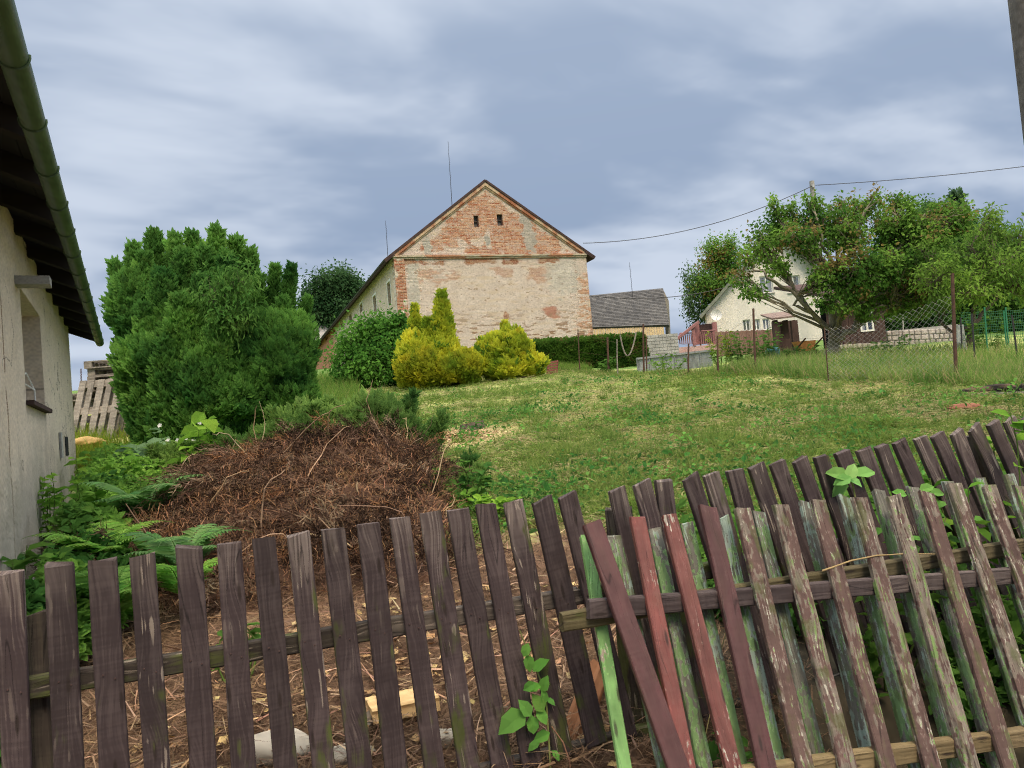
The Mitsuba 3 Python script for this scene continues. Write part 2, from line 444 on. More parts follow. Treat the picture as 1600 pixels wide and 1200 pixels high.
mat('red_boards', lambda p, n, uv: mix(C3(.16, .09, .07), C3(.30, .19, .15), fbm(p.x * 8, p.y * 8, p.z * .8, 3)), .85)
mat('stone', lambda p, n, uv: mix(C3(.27, .24, .19), C3(.52, .48, .41), fbm(p.x * 4, p.y * 4, p.z * 5, 3)) * (.75 + .4 * noise(p.x * 18, p.y * 18, p.z * 18)), .95)
mat('stone_pink', lambda p, n, uv: mix(C3(.36, .31, .28), C3(.60, .54, .50), fbm(p.x * 3, p.y * 3, p.z * 4, 3)) * (.75 + .4 * noise(p.x * 18, p.y * 18, p.z * 18)), .95)
mat('block_grey', lambda p, n, uv: mix(C3(.24, .235, .22), C3(.46, .45, .43), fbm(p.x * 3, p.y * 3, p.z * 4, 3)), .95)
mat('sheet_metal', lambda p, n, uv: mix(C3(.27, .29, .30), C3(.42, .43, .44), fbm(p.x * 2, p.y * 2, p.z * .8, 3)) * (1 - .35 * smoothstep(.6, .75, fbm(p.x * 7, p.y * 7, p.z * 1.5, 3))), .5, metallic=.3)
mat('terracotta', lambda p, n, uv: mix(C3(.12, .085, .075), C3(.23, .175, .155), fbm(p.x * 6, p.y * 6, p.z * 6, 3)), .9)
mat('cut_wood', lambda p, n, uv: mix(C3(.45, .28, .12), C3(.72, .52, .27), fbm(p.x * 18, p.y * 18, p.z * 18, 3)), .8)
mat('charred', lambda p, n, uv: mix(C3(.02, .017, .015), C3(.16, .10, .07), smoothstep(.5, .8, fbm(p.x * 5, p.y * 5, p.z * 14, 3))), .9)
mat('pole_mat', lambda p, n, uv: mix(C3(.055, .05, .047), C3(.19, .17, .155), fbm(p.x * 9, p.y * 9, p.z * 4, 4)) * (.7 + .6 * noise(p.x * 30, p.y * 30, p.z * 22)), .95)
mat('brush_core', lambda p, n, uv: mix(C3(.035, .02, .014), C3(.13, .07, .045), fbm(p.x * 7, p.y * 7, p.z * 7, 3)), 1.0)

# ------------------------------------------------------------------ ground
def spaced(lo, hi, fine_lo, fine_hi, step, n):
    mid = np.arange(fine_lo, fine_hi, step)
    k = (np.linspace(0, 1, n + 1)[1:]) ** 2.6
    return np.concatenate([(fine_lo - k * (fine_lo - lo))[::-1], mid, fine_hi + k * (hi - fine_hi)])


gx, gy = spaced(-600, 600, -9, 13, .11, 40), spaced(-80, 900, 1, 24, .11, 60)
GX, GY = np.meshgrid(gx, gy)
V = np.stack([GX, GY, H(GX, GY)], -1).reshape(-1, 3)
i, j = np.meshgrid(np.arange(len(gy) - 1), np.arange(len(gx) - 1), indexing='ij')
a = (i * len(gx) + j).ravel()
structure('ground', (V, np.stack([a, a + 1, a + 1 + len(gx), a + len(gx)], 1)), 'ground_mat', smooth=True)


# ------------------------------------------------------------------ the picket fence
ZF = 2.17


def fence_point(x, y, off=0.0):
    """point on the fence's upright plane (.825 Y - .3 X = ZF), moved off metres towards the street"""
    n = np.array([.3, -.825, 0]); n = n / np.linalg.norm(n)
    p0 = np.array([0, ZF / .825, 0]) + n * off
    return onplane(x, y, p0, n)


FN = norm([.3, -.825, 0]); FD = norm([.825, .3, 0])      # towards the street; along the fence
# top centre and lower centre of each picket in the photograph
TOPS = [(15, 892, 27, 1200), (93, 883, 108, 1200), (160, 875, 179, 1200), (222, 867, 246, 1200), (295, 855, 318, 1200), (358, 848, 381, 1200), (412, 842, 447, 1200), (466, 834, 506, 1200),
        (520, 826, 563, 1200), (575, 817, 619, 1200), (624, 809, 679, 1200), (672, 802, 733, 1200), (715, 796, 785, 1200), (758, 789, 832, 1200), (801, 784, 884, 1200), (846, 779, 941, 1200), (886, 774, 993, 1200)]
RIGHT = [(963, 764), (1002, 754), (1036, 750), (1078, 745), (1110, 740), (1147, 735), (1181, 728), (1214, 723), (1249, 718), (1281, 712), (1314, 705), (1348, 702), (1376, 696), (1404, 690), (1437, 684), (1464, 679), (1494, 675), (1521, 667), (1550, 660), (1576, 655), (1602, 651), (1628, 647), (1653, 643)]
for k, (x, y) in enumerate(RIGHT):
    lean = np.interp(x, [960, 1200, 1400, 1600], [.225, .33, .42, .45]) + [.0, .02, -.14, .05, .0, -.03, .02][k % 7] * (1 if x < 1150 else .35)
    TOPS.append((x, y, x + lean * 330, y + 330))
rng = np.random.default_rng(11)
fence = thing('picket_fence', 'long brown weathered picket fence running across the foreground behind the leaning panels', 'fence')
for k, (x0, y0, x1, y1) in enumerate(TOPS):
    top, low = fence_point(x0, y0, .012 + .003 * (k % 2)), fence_point(x1, y1, .012 + .003 * (k % 2))
    d = norm(top - low)
    foot = top - d * ((top[2] - hz(top[0], top[1]) - .03) / d[2])
    L = np.linalg.norm(top - foot)
    off = 1.2 - L                                  # v = 1.2 at the top of every picket
    Vb, Fb, UVb = beam(foot, top, .067 + rng.normal(0, .003), .023, FD, .10, .010, rng, 16, uvid=k + 1)
    UVb[:, 1] += off
    part(fence, 'picket', (Vb, Fb), 'picket_brown', uv=UVb, smooth=False)
RA = [(-60, 1092), (180, 1055), (430, 1012), (690, 967), (905, 930), (1096, 887), (1330, 842), (1640, 790)]
for q in range(0, len(RA) - 1, 1):
    if q in (1, 3, 5): continue
    nxt = min(q + 2, len(RA) - 1) if q else 2
for q, (s, e) in enumerate([(0, 4), (4, 7)]):
    p0, p1 = fence_point(*RA[s], -.022), fence_point(*RA[e], -.022)
    if q: p0 = p0 + FD * .01
    Vb, Fb, UVb = beam(p0, p1, .058, .04, (0, 0, 1), .12, .03, rng, 30, uvid=70 + q)
    part(fence, 'rail', (Vb, Fb), 'rail_brown', uv=UVb)
    low = np.array([0, 0, -.52])
    Vb, Fb, UVb = beam(p0 + low, p1 + low, .058, .04, (0, 0, 1), .12, .03, rng, 30, uvid=74 + q)
    part(fence, 'rail', (Vb, Fb), 'rail_brown', uv=UVb)
for s in (.02, 1.9, 3.7):
    base = fence_point(40, 1000, -.085) + FD * s
    base[2] = hz(base[0], base[1]) - .3
    Vb, Fb, UVb = beam(base, base + [0, 0, 1.1], .08, .08, FD, .1, .01, rng, 6, uvid=80 + int(s))
    part(fence, 'post', (Vb, Fb), 'rail_brown', uv=UVb)
# nail heads where pickets meet the rails
nails = []
for k, (x0, y0, x1, y1) in enumerate(TOPS[:17]):
    t = np.interp(x0, [a[0] for a in RA], [a[1] for a in RA])
    f = (t - y0) / (y1 - y0)
    for sx in (-.016, .014):
        c = fence_point(x0 + (x1 - x0) * f, t + 4 * np.sign(sx), .0295) + FD * sx
        V_, F_ = tube([c - FN * .004, c - FN * .0008], [.0028, .0024], 6)
        nails.append((V_, F_))
part(fence, 'nail_heads', join(nails)[:2], 'dark_boards', kind='stuff')

# two old panels leaning against it, the painted one on the outside
LEAN = .40


def panel_point(x, y, off):
    n = norm(FN + np.array([0, 0, LEAN]))
    p0 = np.array([0, ZF / .825, 1.12]) + FN * off
    return onplane(x, y, p0, n)


PN = norm(FN + np.array([0, 0, LEAN]))


def panel_picket(key, x0, y0, x1, y1, off, w, m, k, label=None):
    top, low = panel_point(x0, y0, off), panel_point(x1, y1, off)
    d = norm(top - low)
    foot = low
    for _ in range(4):
        foot = foot - d * ((foot[2] - hz(foot[0], foot[1]) - .02) / d[2])
    foot = foot if foot[2] < low[2] else low - d * .1
    L = np.linalg.norm(top - foot)
    w = w * (.93 if off > .15 else .84)
    Vb, Fb, UVb = beam(foot, top, w, .021, FD, .14, .012, rng, 16, uvid=100 + k)
    UVb[:, 1] += 1.2 - L
    part(key, 'picket', (Vb, Fb), m, label=label, uv=UVb)


PA = [(924, 817, 1059, 1200, 'picket_plum', .071), (995, 808, 1073, 1200, 'picket_red', .056), (1045, 806, 1145, 1200, 'picket_red', .058), (1105, 792, 1197, 1200, 'picket_plum', .068), (1159, 795, 1257, 1200, 'picket_peel', .064), (1219, 790, 1324, 1200, 'picket_peel', .066),
      (1277, 783, 1386, 1200, 'picket_peel', .066), (1342, 779, 1456, 1200, 'picket_peel', .068), (1395, 775, 1517, 1200, 'picket_peel', .068), (1447, 771, 1578, 1200, 'picket_peel', .068), (1490, 757, 1640, 1200, 'picket_peel', .07), (1545, 760, 1700, 1200, 'picket_peel', .07), (1594, 762, 1752, 1200, 'picket_peel', .07)]
PB = [(915, 838, 976, 1200, 'picket_green', .048), (958, 838, 1040, 1200, 'picket_sage', .06), (1022, 827, 1101, 1200, 'picket_sage', .058), (1072, 818, 1156, 1200, 'picket_sage', .06), (1128, 808, 1216, 1200, 'picket_sage', .06), (1184, 800, 1282, 1200, 'picket_sage', .06), (1258, 785, 1362, 1200, 'picket_sage', .062),
      (1318, 777, 1432, 1200, 'picket_sage', .062), (1372, 768, 1494, 1200, 'picket_sage', .062), (1425, 762, 1556, 1200, 'picket_sage', .062), (1480, 752, 1622, 1200, 'picket_sage', .062), (1530, 748, 1680, 1200, 'picket_sage', .062), (1575, 742, 1730, 1200, 'picket_sage', .062)]
pa = thing('fence_panel', 'outer leaning fence panel with peeling red brown pickets and a dark grey rail', 'fence panel')
for k, (a, b, c, d, m, w) in enumerate(PA):
    lab = 'plum brown picket hanging askew at the left end' if k == 0 else ('picket with smooth faded red paint and a bare white tip' if m == 'picket_red' else None)
    panel_picket(pa, a, b, c, d, .205 + (.012 if k == 0 else 0), w, m, k, lab)
Vb, Fb, UVb = beam(panel_point(918, 952, .176), panel_point(1640, 894, .176), .058, .032, (0, 0, 1), .12, .02, rng, 24, uvid=150)
part(pa, 'rail', (Vb, Fb), 'rail_grey', uv=UVb)
Vb, Fb, UVb = beam(panel_point(1080, 1225, .172), panel_point(1660, 1142, .172), .060, .036, (0, 0, 1), .14, .03, rng, 24, uvid=151)
part(pa, 'rail', (Vb, Fb), 'rail_pale', uv=UVb, label='pale split bottom rail')
pb = thing('fence_panel', 'inner leaning fence panel with faded green pickets and a mossy rail', 'fence panel')
for k, (a, b, c, d, m, w) in enumerate(PB):
    panel_picket(pb, a, b, c, d, .105, w, m, 30 + k, 'bright green picket at the left end' if k == 0 else None)
Vb, Fb, UVb = beam(panel_point(876, 972, .136), panel_point(1640, 846, .136), .056, .034, (0, 0, 1), .16, .035, rng, 24, uvid=152)
part(pb, 'rail', (Vb, Fb), 'rail_moss', uv=UVb)

# ------------------------------------------------------------------ plastered outbuilding on the left
vd = ray(207, 708); WD = norm([vd[0], vd[1], 0]); WN = np.array([WD[1], -WD[0], 0])      # along the wall, out of the wall
WC = at(112, 600, 10.0)                                                                  # far corner


def wall_pt(x, y, off=0.0): return onplane(x, y, WC + WN * off, WN)


def wloc(s, off, z):
    """s metres from the far corner towards the street, off metres out of the wall"""
    p = WC - WD * s + WN * off
    return np.array([p[0], p[1], z])


hs = thing('outbuilding', 'plastered outbuilding with dark open eaves and green gutter at the left edge', 'building')
LW = (10.0 - 2.0) / WD[1]
wl, wr = wall_pt(36, 540), wall_pt(66, 560)
s0, s1 = np.dot(WC - wr, WD), np.dot(WC - wl, WD)
zs, zt = wall_pt(55, 632)[2], wall_pt(50, 480)[2] + .02
ZE = 3.20
poly = Polygon([(0, -.6), (LW, -.6), (LW, ZE), (0, ZE)]).difference(sbox(s0, zs, s1, zt))
m = trimesh.creation.extrude_polygon(poly, .30, engine='earcut')
m = m.subdivide_to_size(.6)
Vm = WC[None] * [1, 1, 0] - m.vertices[:, :1] * WD + (m.vertices[:, 2:3] - .30) * WN + m.vertices[:, 1:2] * [0, 0, 1]
part(hs, 'wall', (Vm, m.faces), 'stained_wall', smooth=False)
STAIN = float(np.dot(WC - wall_pt(9, 600), WD))
_pl = plaster_fn((.53, .43, .32), (.71, .61, .48))


def stained(p, n, uv):
    s_ = (float(WC[0]) - p.x) * float(WD[0]) + (float(WC[1]) - p.y) * float(WD[1])
    c = _pl(p, n, uv)
    w1 = dr.abs(s_ - STAIN - .05 * (noise(p.z * 4) - .5) - .02 * (noise(p.z * 19, 5) - .5))
    run = (1 - smoothstep(.008, .035, w1)) * smoothstep(.3, .5, noise(p.z * 9, 3) + .2)
    c = mix(c, C3(.17, .10, .06), run * .8)
    k = fbm(s_ * 1.7, p.z * 1.7, 4, 4)
    cr = smoothstep(.484, .498, k) * (1 - smoothstep(.498, .512, k)) * smoothstep(.5, .62, fbm(s_ * .9, p.z * .9, 11, 2))
    c = mix(c, C3(.10, .085, .07), cr * .7)
    low = (1 - smoothstep(1.15, 1.75, p.z + .5 * (fbm(s_ * 2.6, p.z * 1.2, 7, 3) - .5)))
    return mix(c, C3(.25, .235, .19) * (.7 + .6 * fbm(s_ * 12, p.z * 12, 2, 3)), low * .65)


mat('stained_wall', stained, .95, lambda p, n, uv: fbm(p.x * 42, p.y * 42, p.z * 42, 2), .012, 3e-3)
# end wall facing the garden and rear volume
eV, eF = obox(wloc(.002, -.302, -.6), -WN * 5.0, -WD * -.0 + WD * -.30, [0, 0, ZE + .6])
part(hs, 'wall', (eV, eF), 'roughcast')
eV, eF = obox(wloc(LW, -.302, -.6), -WN * 5.0, WD * .30, [0, 0, ZE + .6])
part(hs, 'wall', (eV, eF), 'roughcast')
# plinth with a chipped top
pl = []
for k in range(14):
    a0, a1 = LW * k / 14, LW * (k + 1) / 14
    hgt = 1.22 - .02 * k + .03 * (k % 3)
    pl.append(obox(wloc(a0 + .004, .002, -.6), -WD * (a1 - a0 - .008), WN * .035, [0, 0, .6 + hgt - .42]))
part(hs, 'plinth', join(pl)[:2], 'concrete')
# window in its deep recess
w_ = part(hs, 'window', join([obox(wloc(s0, -.262, zs), -WD * (s1 - s0), WN * .05, [0, 0, .05]), obox(wloc(s0, -.262, zt - .05), -WD * (s1 - s0), WN * .05, [0, 0, .05]),
                              obox(wloc(s0, -.262, zs + .05), -WD * .05, WN * .05, [0, 0, zt - zs - .1]), obox(wloc(s1 - .05, -.262, zs + .05), -WD * .05, WN * .05, [0, 0, zt - zs - .1]),
                              obox(wloc((s0 + s1) / 2, -.262, zs + .05), -WD * .045, WN * .05, [0, 0, zt - zs - .1])])[:2], 'white_paint')
part(w_, 'pane', obox(wloc(s0 + .05, -.24, zs + .05), -WD * (s1 - s0 - .1), WN * .004, [0, 0, zt - zs - .1]), 'pane_glass')
part(w_, 'sill', obox(wloc(s0 - .03, -.21, zs - .035), -WD * (s1 - s0 + .06), WN * .26, [0, 0, .033]), 'dark_boards')
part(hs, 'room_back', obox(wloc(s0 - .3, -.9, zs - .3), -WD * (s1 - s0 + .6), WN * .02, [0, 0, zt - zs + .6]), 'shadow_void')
lp = wall_pt(27, 444)
part(hs, 'lintel_beam', obox(lp - [0, 0, .03], WN * .21, -WD * .16, [0, 0, .06]), 'concrete')
ws = thing('wire_stand', 'small pale wire stand on the sill of the outbuilding window', 'stand')
q0, q1, qa = wloc(s0 + .12, -.06, zs + .004), wloc(s1 - .12, -.06, zs + .004), wloc((s0 + s1) / 2, -.06, zs + .26)
part(ws, 'wires', join([tube(np.array([q_, q_ + [0, 0, .16]]), .006, 5) for q_ in (q0, q1)] + [tube(np.array([q_ + [0, 0, .16], qa]), .006, 5) for q_ in (q0, q1)] + [tube(np.array([q0 + [0, 0, .16], q1 + [0, 0, .16]]), .006, 5)])[:2], 'white_paint')
# roof slab, rafters, fascia, gutter
RS = math.tan(math.radians(22)); OV = .32
up = norm(-WN + np.array([0, 0, RS]))
LR = LW + .35
e0 = wloc(-.10, OV, 3.02)
part(hs, 'roof', obox(e0 + [0, 0, .11], -WD * LR, up * 4.2, np.cross(up, WD) * (.09 if np.cross(up, WD)[2] > 0 else -.09)), 'slate')
nb = 6
for k in range(nb):                                   # soffit boards
    b0 = e0 + up * (k * .115) + [0, 0, .085]
    part(hs, 'soffit_board', obox(b0, -WD * LR, up * .112, [0, 0, .02]), 'soffit')
s = .02
while s < LR - .1:
    part(hs, 'rafter', obox(e0 - WD * s + [0, 0, -.035], -WD * .09, up * .80, [0, 0, .118]), 'rafter_wood')
    s += .74
gpts = [wloc(-.14, OV + .030, 2.985), wloc(LR - .14, OV + .030, 2.985)]
ang = np.linspace(math.radians(172), math.radians(368), 15)
ring = np.stack([np.cos(ang), np.sin(ang)], 1)
outer, inner = ring * .050, ring[::-1] * .046
prof = np.vstack([outer, inner])
n_ = 24
Vg = np.vstack([gpts[0] + (gpts[1] - gpts[0]) * f + prof[:, :1] * WN + prof[:, 1:] * [0, 0, 1] for f in np.linspace(0, 1, n_)])
Fg = []
for q in range(n_ - 1):
    for k in range(len(prof)):
        a_, b_ = q * len(prof) + k, q * len(prof) + (k + 1) % len(prof)
        Fg += [[a_, b_, b_ + len(prof)], [a_, b_ + len(prof), a_ + len(prof)]]
gt = part(hs, 'gutter', (Vg, np.array(Fg)), 'gutter_green', smooth=40)
cap = np.array([gpts[0] - WD * -.001] + [gpts[0] + r_[0] * WN * .0497 + np.array([0, 0, r_[1] * .0497]) for r_ in ring])
part(gt, 'end_cap', (cap, np.array([[0, k, k + 1] for k in range(1, 15)])), 'gutter_green')
s = .35
while s < LR - .2:
    c = gpts[0] - WD * s
    rp = np.array([c + r_[0] * WN * .0525 + np.array([0, 0, r_[1] * .0525]) for r_ in ring])
    part(gt, 'bracket', tube(rp, .0055, 5), 'gutter_green')
    s += .62
# drain hole at the foot of the far corner
v0 = wall_pt(101, 691, .004); v1 = wall_pt(117, 712, .004)
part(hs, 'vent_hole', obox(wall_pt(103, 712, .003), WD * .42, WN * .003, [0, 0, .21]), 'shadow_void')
part(hs, 'vent_cover', obox(wall_pt(94, 716, .004), WD * .16, WN * .02, [0, 0, .26]), 'concrete')

# ------------------------------------------------------------------ the old barn
BL = norm([-.3625, 1, 0]); BA = np.array([BL[1], -BL[0], 0])                  # along its length (away), along its gable (right)
B0 = at(620, 470, 40.0); B0[2] = 0
BNn = -BL                                                                   # out of the gable, towards us


def gab(x, y, off=0.0): return onplane(x, y, B0 + BNn * off, BNn)


def guv(x, y):
    p = gab(x, y)
    return np.dot(p - B0, BA), p[2]


GW = guv(922, 470)[0]
ZB, ZEV = 4.2, guv(768, 398)[1]
UA, ZA = guv(757, 286)
PXW = GW / 302.0


def gl(u, z, off=0.0): return B0 + BA * u + BNn * off + np.array([0, 0, z])


BRK = dict(o=(.39, .175, .088), r=(.27, .085, .05), pale=(.50, .33, .22), cream=(.47, .39, .33), grey=(.42, .40, .365), lime=(.585, .51, .448))


def brick_local(p):
    u = (p.x - float(B0[0])) * float(BA[0]) + (p.y - float(B0[1])) * float(BA[1])
    return u, p.z


def brick_cells(u, v):
    row = dr.floor(v / .078); uu = u / .29 + .5 * (row - 2 * dr.floor(row / 2)) + .13 * cell_rand(row, 9)
    col = dr.floor(uu); fu, fv = uu - col, v / .078 - row
    mort = dr.minimum(smoothstep(.0, .07, fu) * (1 - smoothstep(.95, 1.0, fu)), smoothstep(.02, .20, fv) * (1 - smoothstep(.9, 1.0, fv)))
    return cell_rand(row, col, 1), cell_rand(row, col, 2), mort


def blob(u, v, cu, cv, ru, rv, n, amp=.9):
    d = dr.sqrt(dr.square((u - cu) / ru) + dr.square((v - cv) / rv))
    return 1 - smoothstep(.75, 1.1, d + (n - .5) * amp)


def px(x, y):
    return guv(x, y)


def gable_col(p, n, uv):
    u, v = brick_local(p)
    r1, r2, mort = brick_cells(u, v)
    N1 = fbm(u * .9, v * 1.3, 0, 4); N2 = fbm(u * 3.1, v * 4.2, 5, 3); N3 = noise(u * 14, v * 18); N4 = fbm(u * 1.7, v * 7, 9, 3)
    brick = mix(C3(*BRK['o']), C3(*BRK['r']), r1 * .7 + N2 * .2)
    brick = mix(brick, C3(*BRK['pale']), smoothstep(.55, 1.0, r2) * .75)
    brick = mix(C3(.50, .42, .32), brick, mort)
    wash = mix(C3(*BRK['cream']), C3(*BRK['lime']), N2) * (.90 + .12 * mort) * (.86 + .28 * N3)
    wash = mix(wash, C3(.52, .42, .30), smoothstep(.5, .78, N4) * .55)
    grey = mix(C3(.34, .325, .285), C3(.50, .47, .41), N2) * (.85 + .3 * N3)
    ze = float(ZEV)
    up = smoothstep(ze - .05, ze + .05, v)
    # upper triangle: mostly bare brick with ragged remains of plaster under the rake and above the cornice
    slopeL = (float(ZA) - ze) / float(UA); slopeR = (float(ZA) - ze) / (float(GW) - float(UA))
    rake = dr.minimum((u * slopeL + ze - v), ((float(GW) - u) * slopeR + ze - v))
    bare = smoothstep(.42, .62, rake + (N1 - .5) * 1.1 + (N2 - .5) * .7)
    bare = bare * smoothstep(.12, .36, (v - ze) + (N1 - .40) * 1.2 + (N2 - .5) * .6)
    cu, cv = px(745, 378); bare = bare * (1 - .85 * blob(u, v, cu, cv, .50, .22, N2, 1.5))
    cu, cv = px(722, 380); bare = bare * (1 - .85 * blob(u, v, cu, cv, .30, .22, N2, 1.5))
    cu, cv = px(762, 375); bare = bare * (1 - .9 * blob(u, v, cu, cv, .20, .50, N2, 1.2))
    upper = mix(wash, brick, bare * (.45 + .55 * smoothstep(.32, .55, .5 * N2 + .3 * N3 + .2 * r2)))
    cu, cv = px(826, 365); upper = mix(upper, grey * .85, blob(u, v, cu, cv, .42, 1.35, N2, 1.3) * .9)
    cu, cv = px(762, 376); upper = mix(upper, grey * .8, blob(u, v, cu, cv, .17, .25, N2, 1.0))
    cu, cv = px(668, 388); upper = mix(upper, grey * .92, blob(u, v, cu, cv, .28, .55, N2, 1.1))
    # lower wall: lime washed brick, worn through here and there
    low = wash
    cu, cv = px(842, 428); low = mix(low, mix(brick, wash, .30), blob(u, v, cu, cv, .85, .50, N2, 1.3) * .85)
    cu, cv = px(785, 425); low = mix(low, mix(brick, wash, .35), blob(u, v, cu, cv, .75, .26, N2, 1.7) * .8)
    cu, cv = px(675, 432); low = mix(low, mix(brick, wash, .4), blob(u, v, cu, cv, 1.4, .42, N2, 1.9) * smoothstep(.4, .6, N4) * .9)
    cu, cv = px(862, 487); low = mix(low, mix(brick, C3(.34, .11, .08), .5), blob(u, v, cu, cv, .55, .35, N2, 1.1) * .85)
    cu, cv = px(790, 495); low = mix(low, brick * .85, blob(u, v, cu, cv, .18, .32, N2, 1.1) * .9)
    cu, cv = px(878, 425); low = mix(low, grey * 1.1, blob(u, v, cu, cv, 1.05, 1.55, N2, .8) * .75)
    cu, cv = px(640, 430); low = mix(low, grey, (1 - smoothstep(.25, .33, dr.abs(u - .95) + (N2 - .5) * .3)) * smoothstep(ze - 2.4, ze - 2.0, v + N2) * .8)
    band = smoothstep(ze - .55, ze - .40, v + (N2 - .5) * .35) * (1 - smoothstep(ze - .02, ze + .03, v))
    low = mix(low, brick * .8, band * smoothstep(.38, .55, N1 + (N2 - .5) * .4 - smoothstep(4.5, 7.5, u) * .12))
    edge = smoothstep(float(GW) - 1.15, float(GW) - .5, u + (N2 - .5) * 1.1 - smoothstep(ze - 3.2, ze - 1.2, v) * .25) * (1 - smoothstep(ze - 1.25, ze - 1.0, v))
    low = mix(low, mix(brick, C3(*BRK['pale']), .3), edge * smoothstep(.34, .56, N2 * .6 + r2 * .4) * .95)
    foot = (1 - smoothstep(ze - 4.4, ze - 2.6, v)) * smoothstep(.59, .66, fbm(u * 2.2, v * 8, 21, 3))
    low = mix(low, C3(.24, .15, .09), foot * .9)
    pit = smoothstep(.72, .78, fbm(u * 4.5, v * 11, 33, 3)) * (1 - up)
    low = mix(low, C3(.30, .20, .13), pit * .7)
    return mix(low, upper, up)


def gable_bump(p, n, uv):
    u, v = brick_local(p)
    _, r2, mort = brick_cells(u, v)
    return mort * .5 + .4 * r2 + fbm(u * 5, v * 9, 5, 2)


mat('gable_wall', gable_col, .95, gable_bump, .02, 1e-2)


def quoin_col(p, n, uv):
    u, v = brick_local(p)
    u = u + (p.y - float(B0[1])) * 1.0
    r1, r2, mort = brick_cells(u, v)
    b = mix(C3(*BRK['o']), C3(*BRK['r']), r1)
    b = mix(b, C3(*BRK['pale']), smoothstep(.5, 1, r2) * .7)
    N = fbm(u * 2, v * 2, 2, 3)
    return mix(mix(C3(.50, .42, .32), b, mort), C3(.52, .47, .38), smoothstep(.58, .72, N))


mat('quoin_brick', quoin_col, .95, gable_bump, .05, 1e-2)
mat('barn_plaster', lambda p, n, uv: mix(mix(C3(.46, .365, .27), C3(.62, .52, .41), fbm(p.x * .6, p.y * .6, p.z * .8, 4)), C3(.42, .19, .11), smoothstep(60.0, 68.0, p.y + 4 * (fbm(p.x, p.y * .3, p.z, 3) - .5))) * (.9 + .2 * noise(p.x * 9, p.y * 9, p.z * 9)), .95)
mat('cornice_mat', lambda p, n, uv: mix(C3(.42, .36, .27), C3(.40, .20, .12), smoothstep(.48, .62, fbm(p.x * 1.3, p.y * 1.3, p.z * 5, 3))) * (.7 + .5 * noise(p.x * 8, p.y * 8, p.z * 14)), .95)
mat('rake_mat', lambda p, n, uv: mix(C3(.36, .15, .085), C3(.50, .38, .26), smoothstep(.35, .65, fbm(p.x * 2.2, p.y * 2.2, p.z * 2.2, 3))) * (.75 + .4 * noise(p.x * 9, p.y * 9, p.z * 9)), .95)
barn = thing('barn', 'long old brick barn with crumbling plaster gable and dark roof', 'barn')
wins = []
for (xa, ya, xb, yb) in ((739.5, 336.5, 749.0, 354.5), (776.0, 334.5, 786.5, 352.5)):
    u0, z1 = guv(xa, ya); u1, z0 = guv(xb, yb)
    wins.append((u0, z0, u1, z1))
RK = .03
poly = Polygon([(0, ZB), (GW, ZB), (GW, ZEV), (UA, ZA), (0, ZEV)])
for w in wins: poly = poly.difference(sbox(*w))
m = trimesh.creation.extrude_polygon(poly, .5, engine='earcut')
Vm = np.array([gl(v[0], v[1], v[2] - .5) for v in m.vertices])
part(barn, 'gable_wall', (Vm, m.faces), 'gable_wall')
for (u0, z0, u1, z1) in wins:
    w_ = part(barn, 'window', join([obox(gl(u0, z0, -.2), BA * .05, BNn * .06, [0, 0, z1 - z0]), obox(gl(u1 - .05, z0, -.2), BA * .05, BNn * .06, [0, 0, z1 - z0]), obox(gl(u0 + .05, z0, -.2), BA * (u1 - u0 - .1), BNn * .06, [0, 0, .05]),
                                    obox(gl(u0 + .05, z1 - .05, -.2), BA * (u1 - u0 - .1), BNn * .06, [0, 0, .05]), obox(gl(u0 + .05, (z0 + z1) / 2 - .02, -.2), BA * (u1 - u0 - .1), BNn * .06, [0, 0, .04])])[:2], 'dark_boards')
    part(w_, 'pane', obox(gl(u0, z0, -.24), BA * (u1 - u0), BNn * .01, [0, 0, z1 - z0]), 'slate')
# brick corner strip, string course, raking cornice
part(barn, 'corner_strip', obox(gl(.0, ZB, .003), BA * .55, BNn * .07, [0, 0, ZEV - ZB - .12]), 'quoin_brick')
part(barn, 'string_course', join([obox(gl(-.08, ZEV - .10, .004), BA * (GW + .10), BNn * .13, [0, 0, .10]), obox(gl(-.04, ZEV - .19, .004), BA * (GW + .06), BNn * .07, [0, 0, .088])])[:2], 'cornice_mat')
for (ua, za, ub, zb) in ((-.05, ZEV + .02, UA, ZA + .02), (GW + .05, ZEV + .02, UA, ZA + .02)):
    p0, p1 = gl(ua, za, .004), gl(ub, zb, .004)
    dn = norm(np.cross(p1 - p0, BNn)); dn = dn if dn[2] < 0 else -dn
    part(barn, 'raking_cornice', join([obox(p0, p1 - p0, dn * .16, BNn * .12), obox(p0 + dn * .162, (p1 - p0) * .985, dn * .07, BNn * .06)])[:2], 'rake_mat')
# the long side wall with its slits
LB = 56.0
sw = []
for (xw, y0, y1) in ((607, 441, 477), (585, 462, 494), (564, 475, 488), (547, 491, 503), (534, 504, 512), (521.5, 515, 524), (510, 525, 532), (500.5, 536, 541)):
    pn = -BA
    pt = onplane(xw, y0, B0, pn); pb_ = onplane(xw, y1, B0, pn)
    s = np.dot(pt - B0, BL); wd = .80 + .035 * s
    sw.append((s - wd / 2, pb_[2], s + wd / 2, pt[2]))
poly = Polygon([(.5, ZB - 1), (LB, ZB - 1), (LB, ZEV - .05), (.5, ZEV - .05)])
for w in sw: poly = poly.difference(sbox(*w))
m = trimesh.creation.extrude_polygon(poly, .45, engine='earcut')
Vm = np.array([B0 + BL * v[0] + BA * (.45 - v[2] + .002) + [0, 0, v[1]] for v in m.vertices])
part(barn, 'side_wall', (Vm, m.faces), 'barn_plaster')
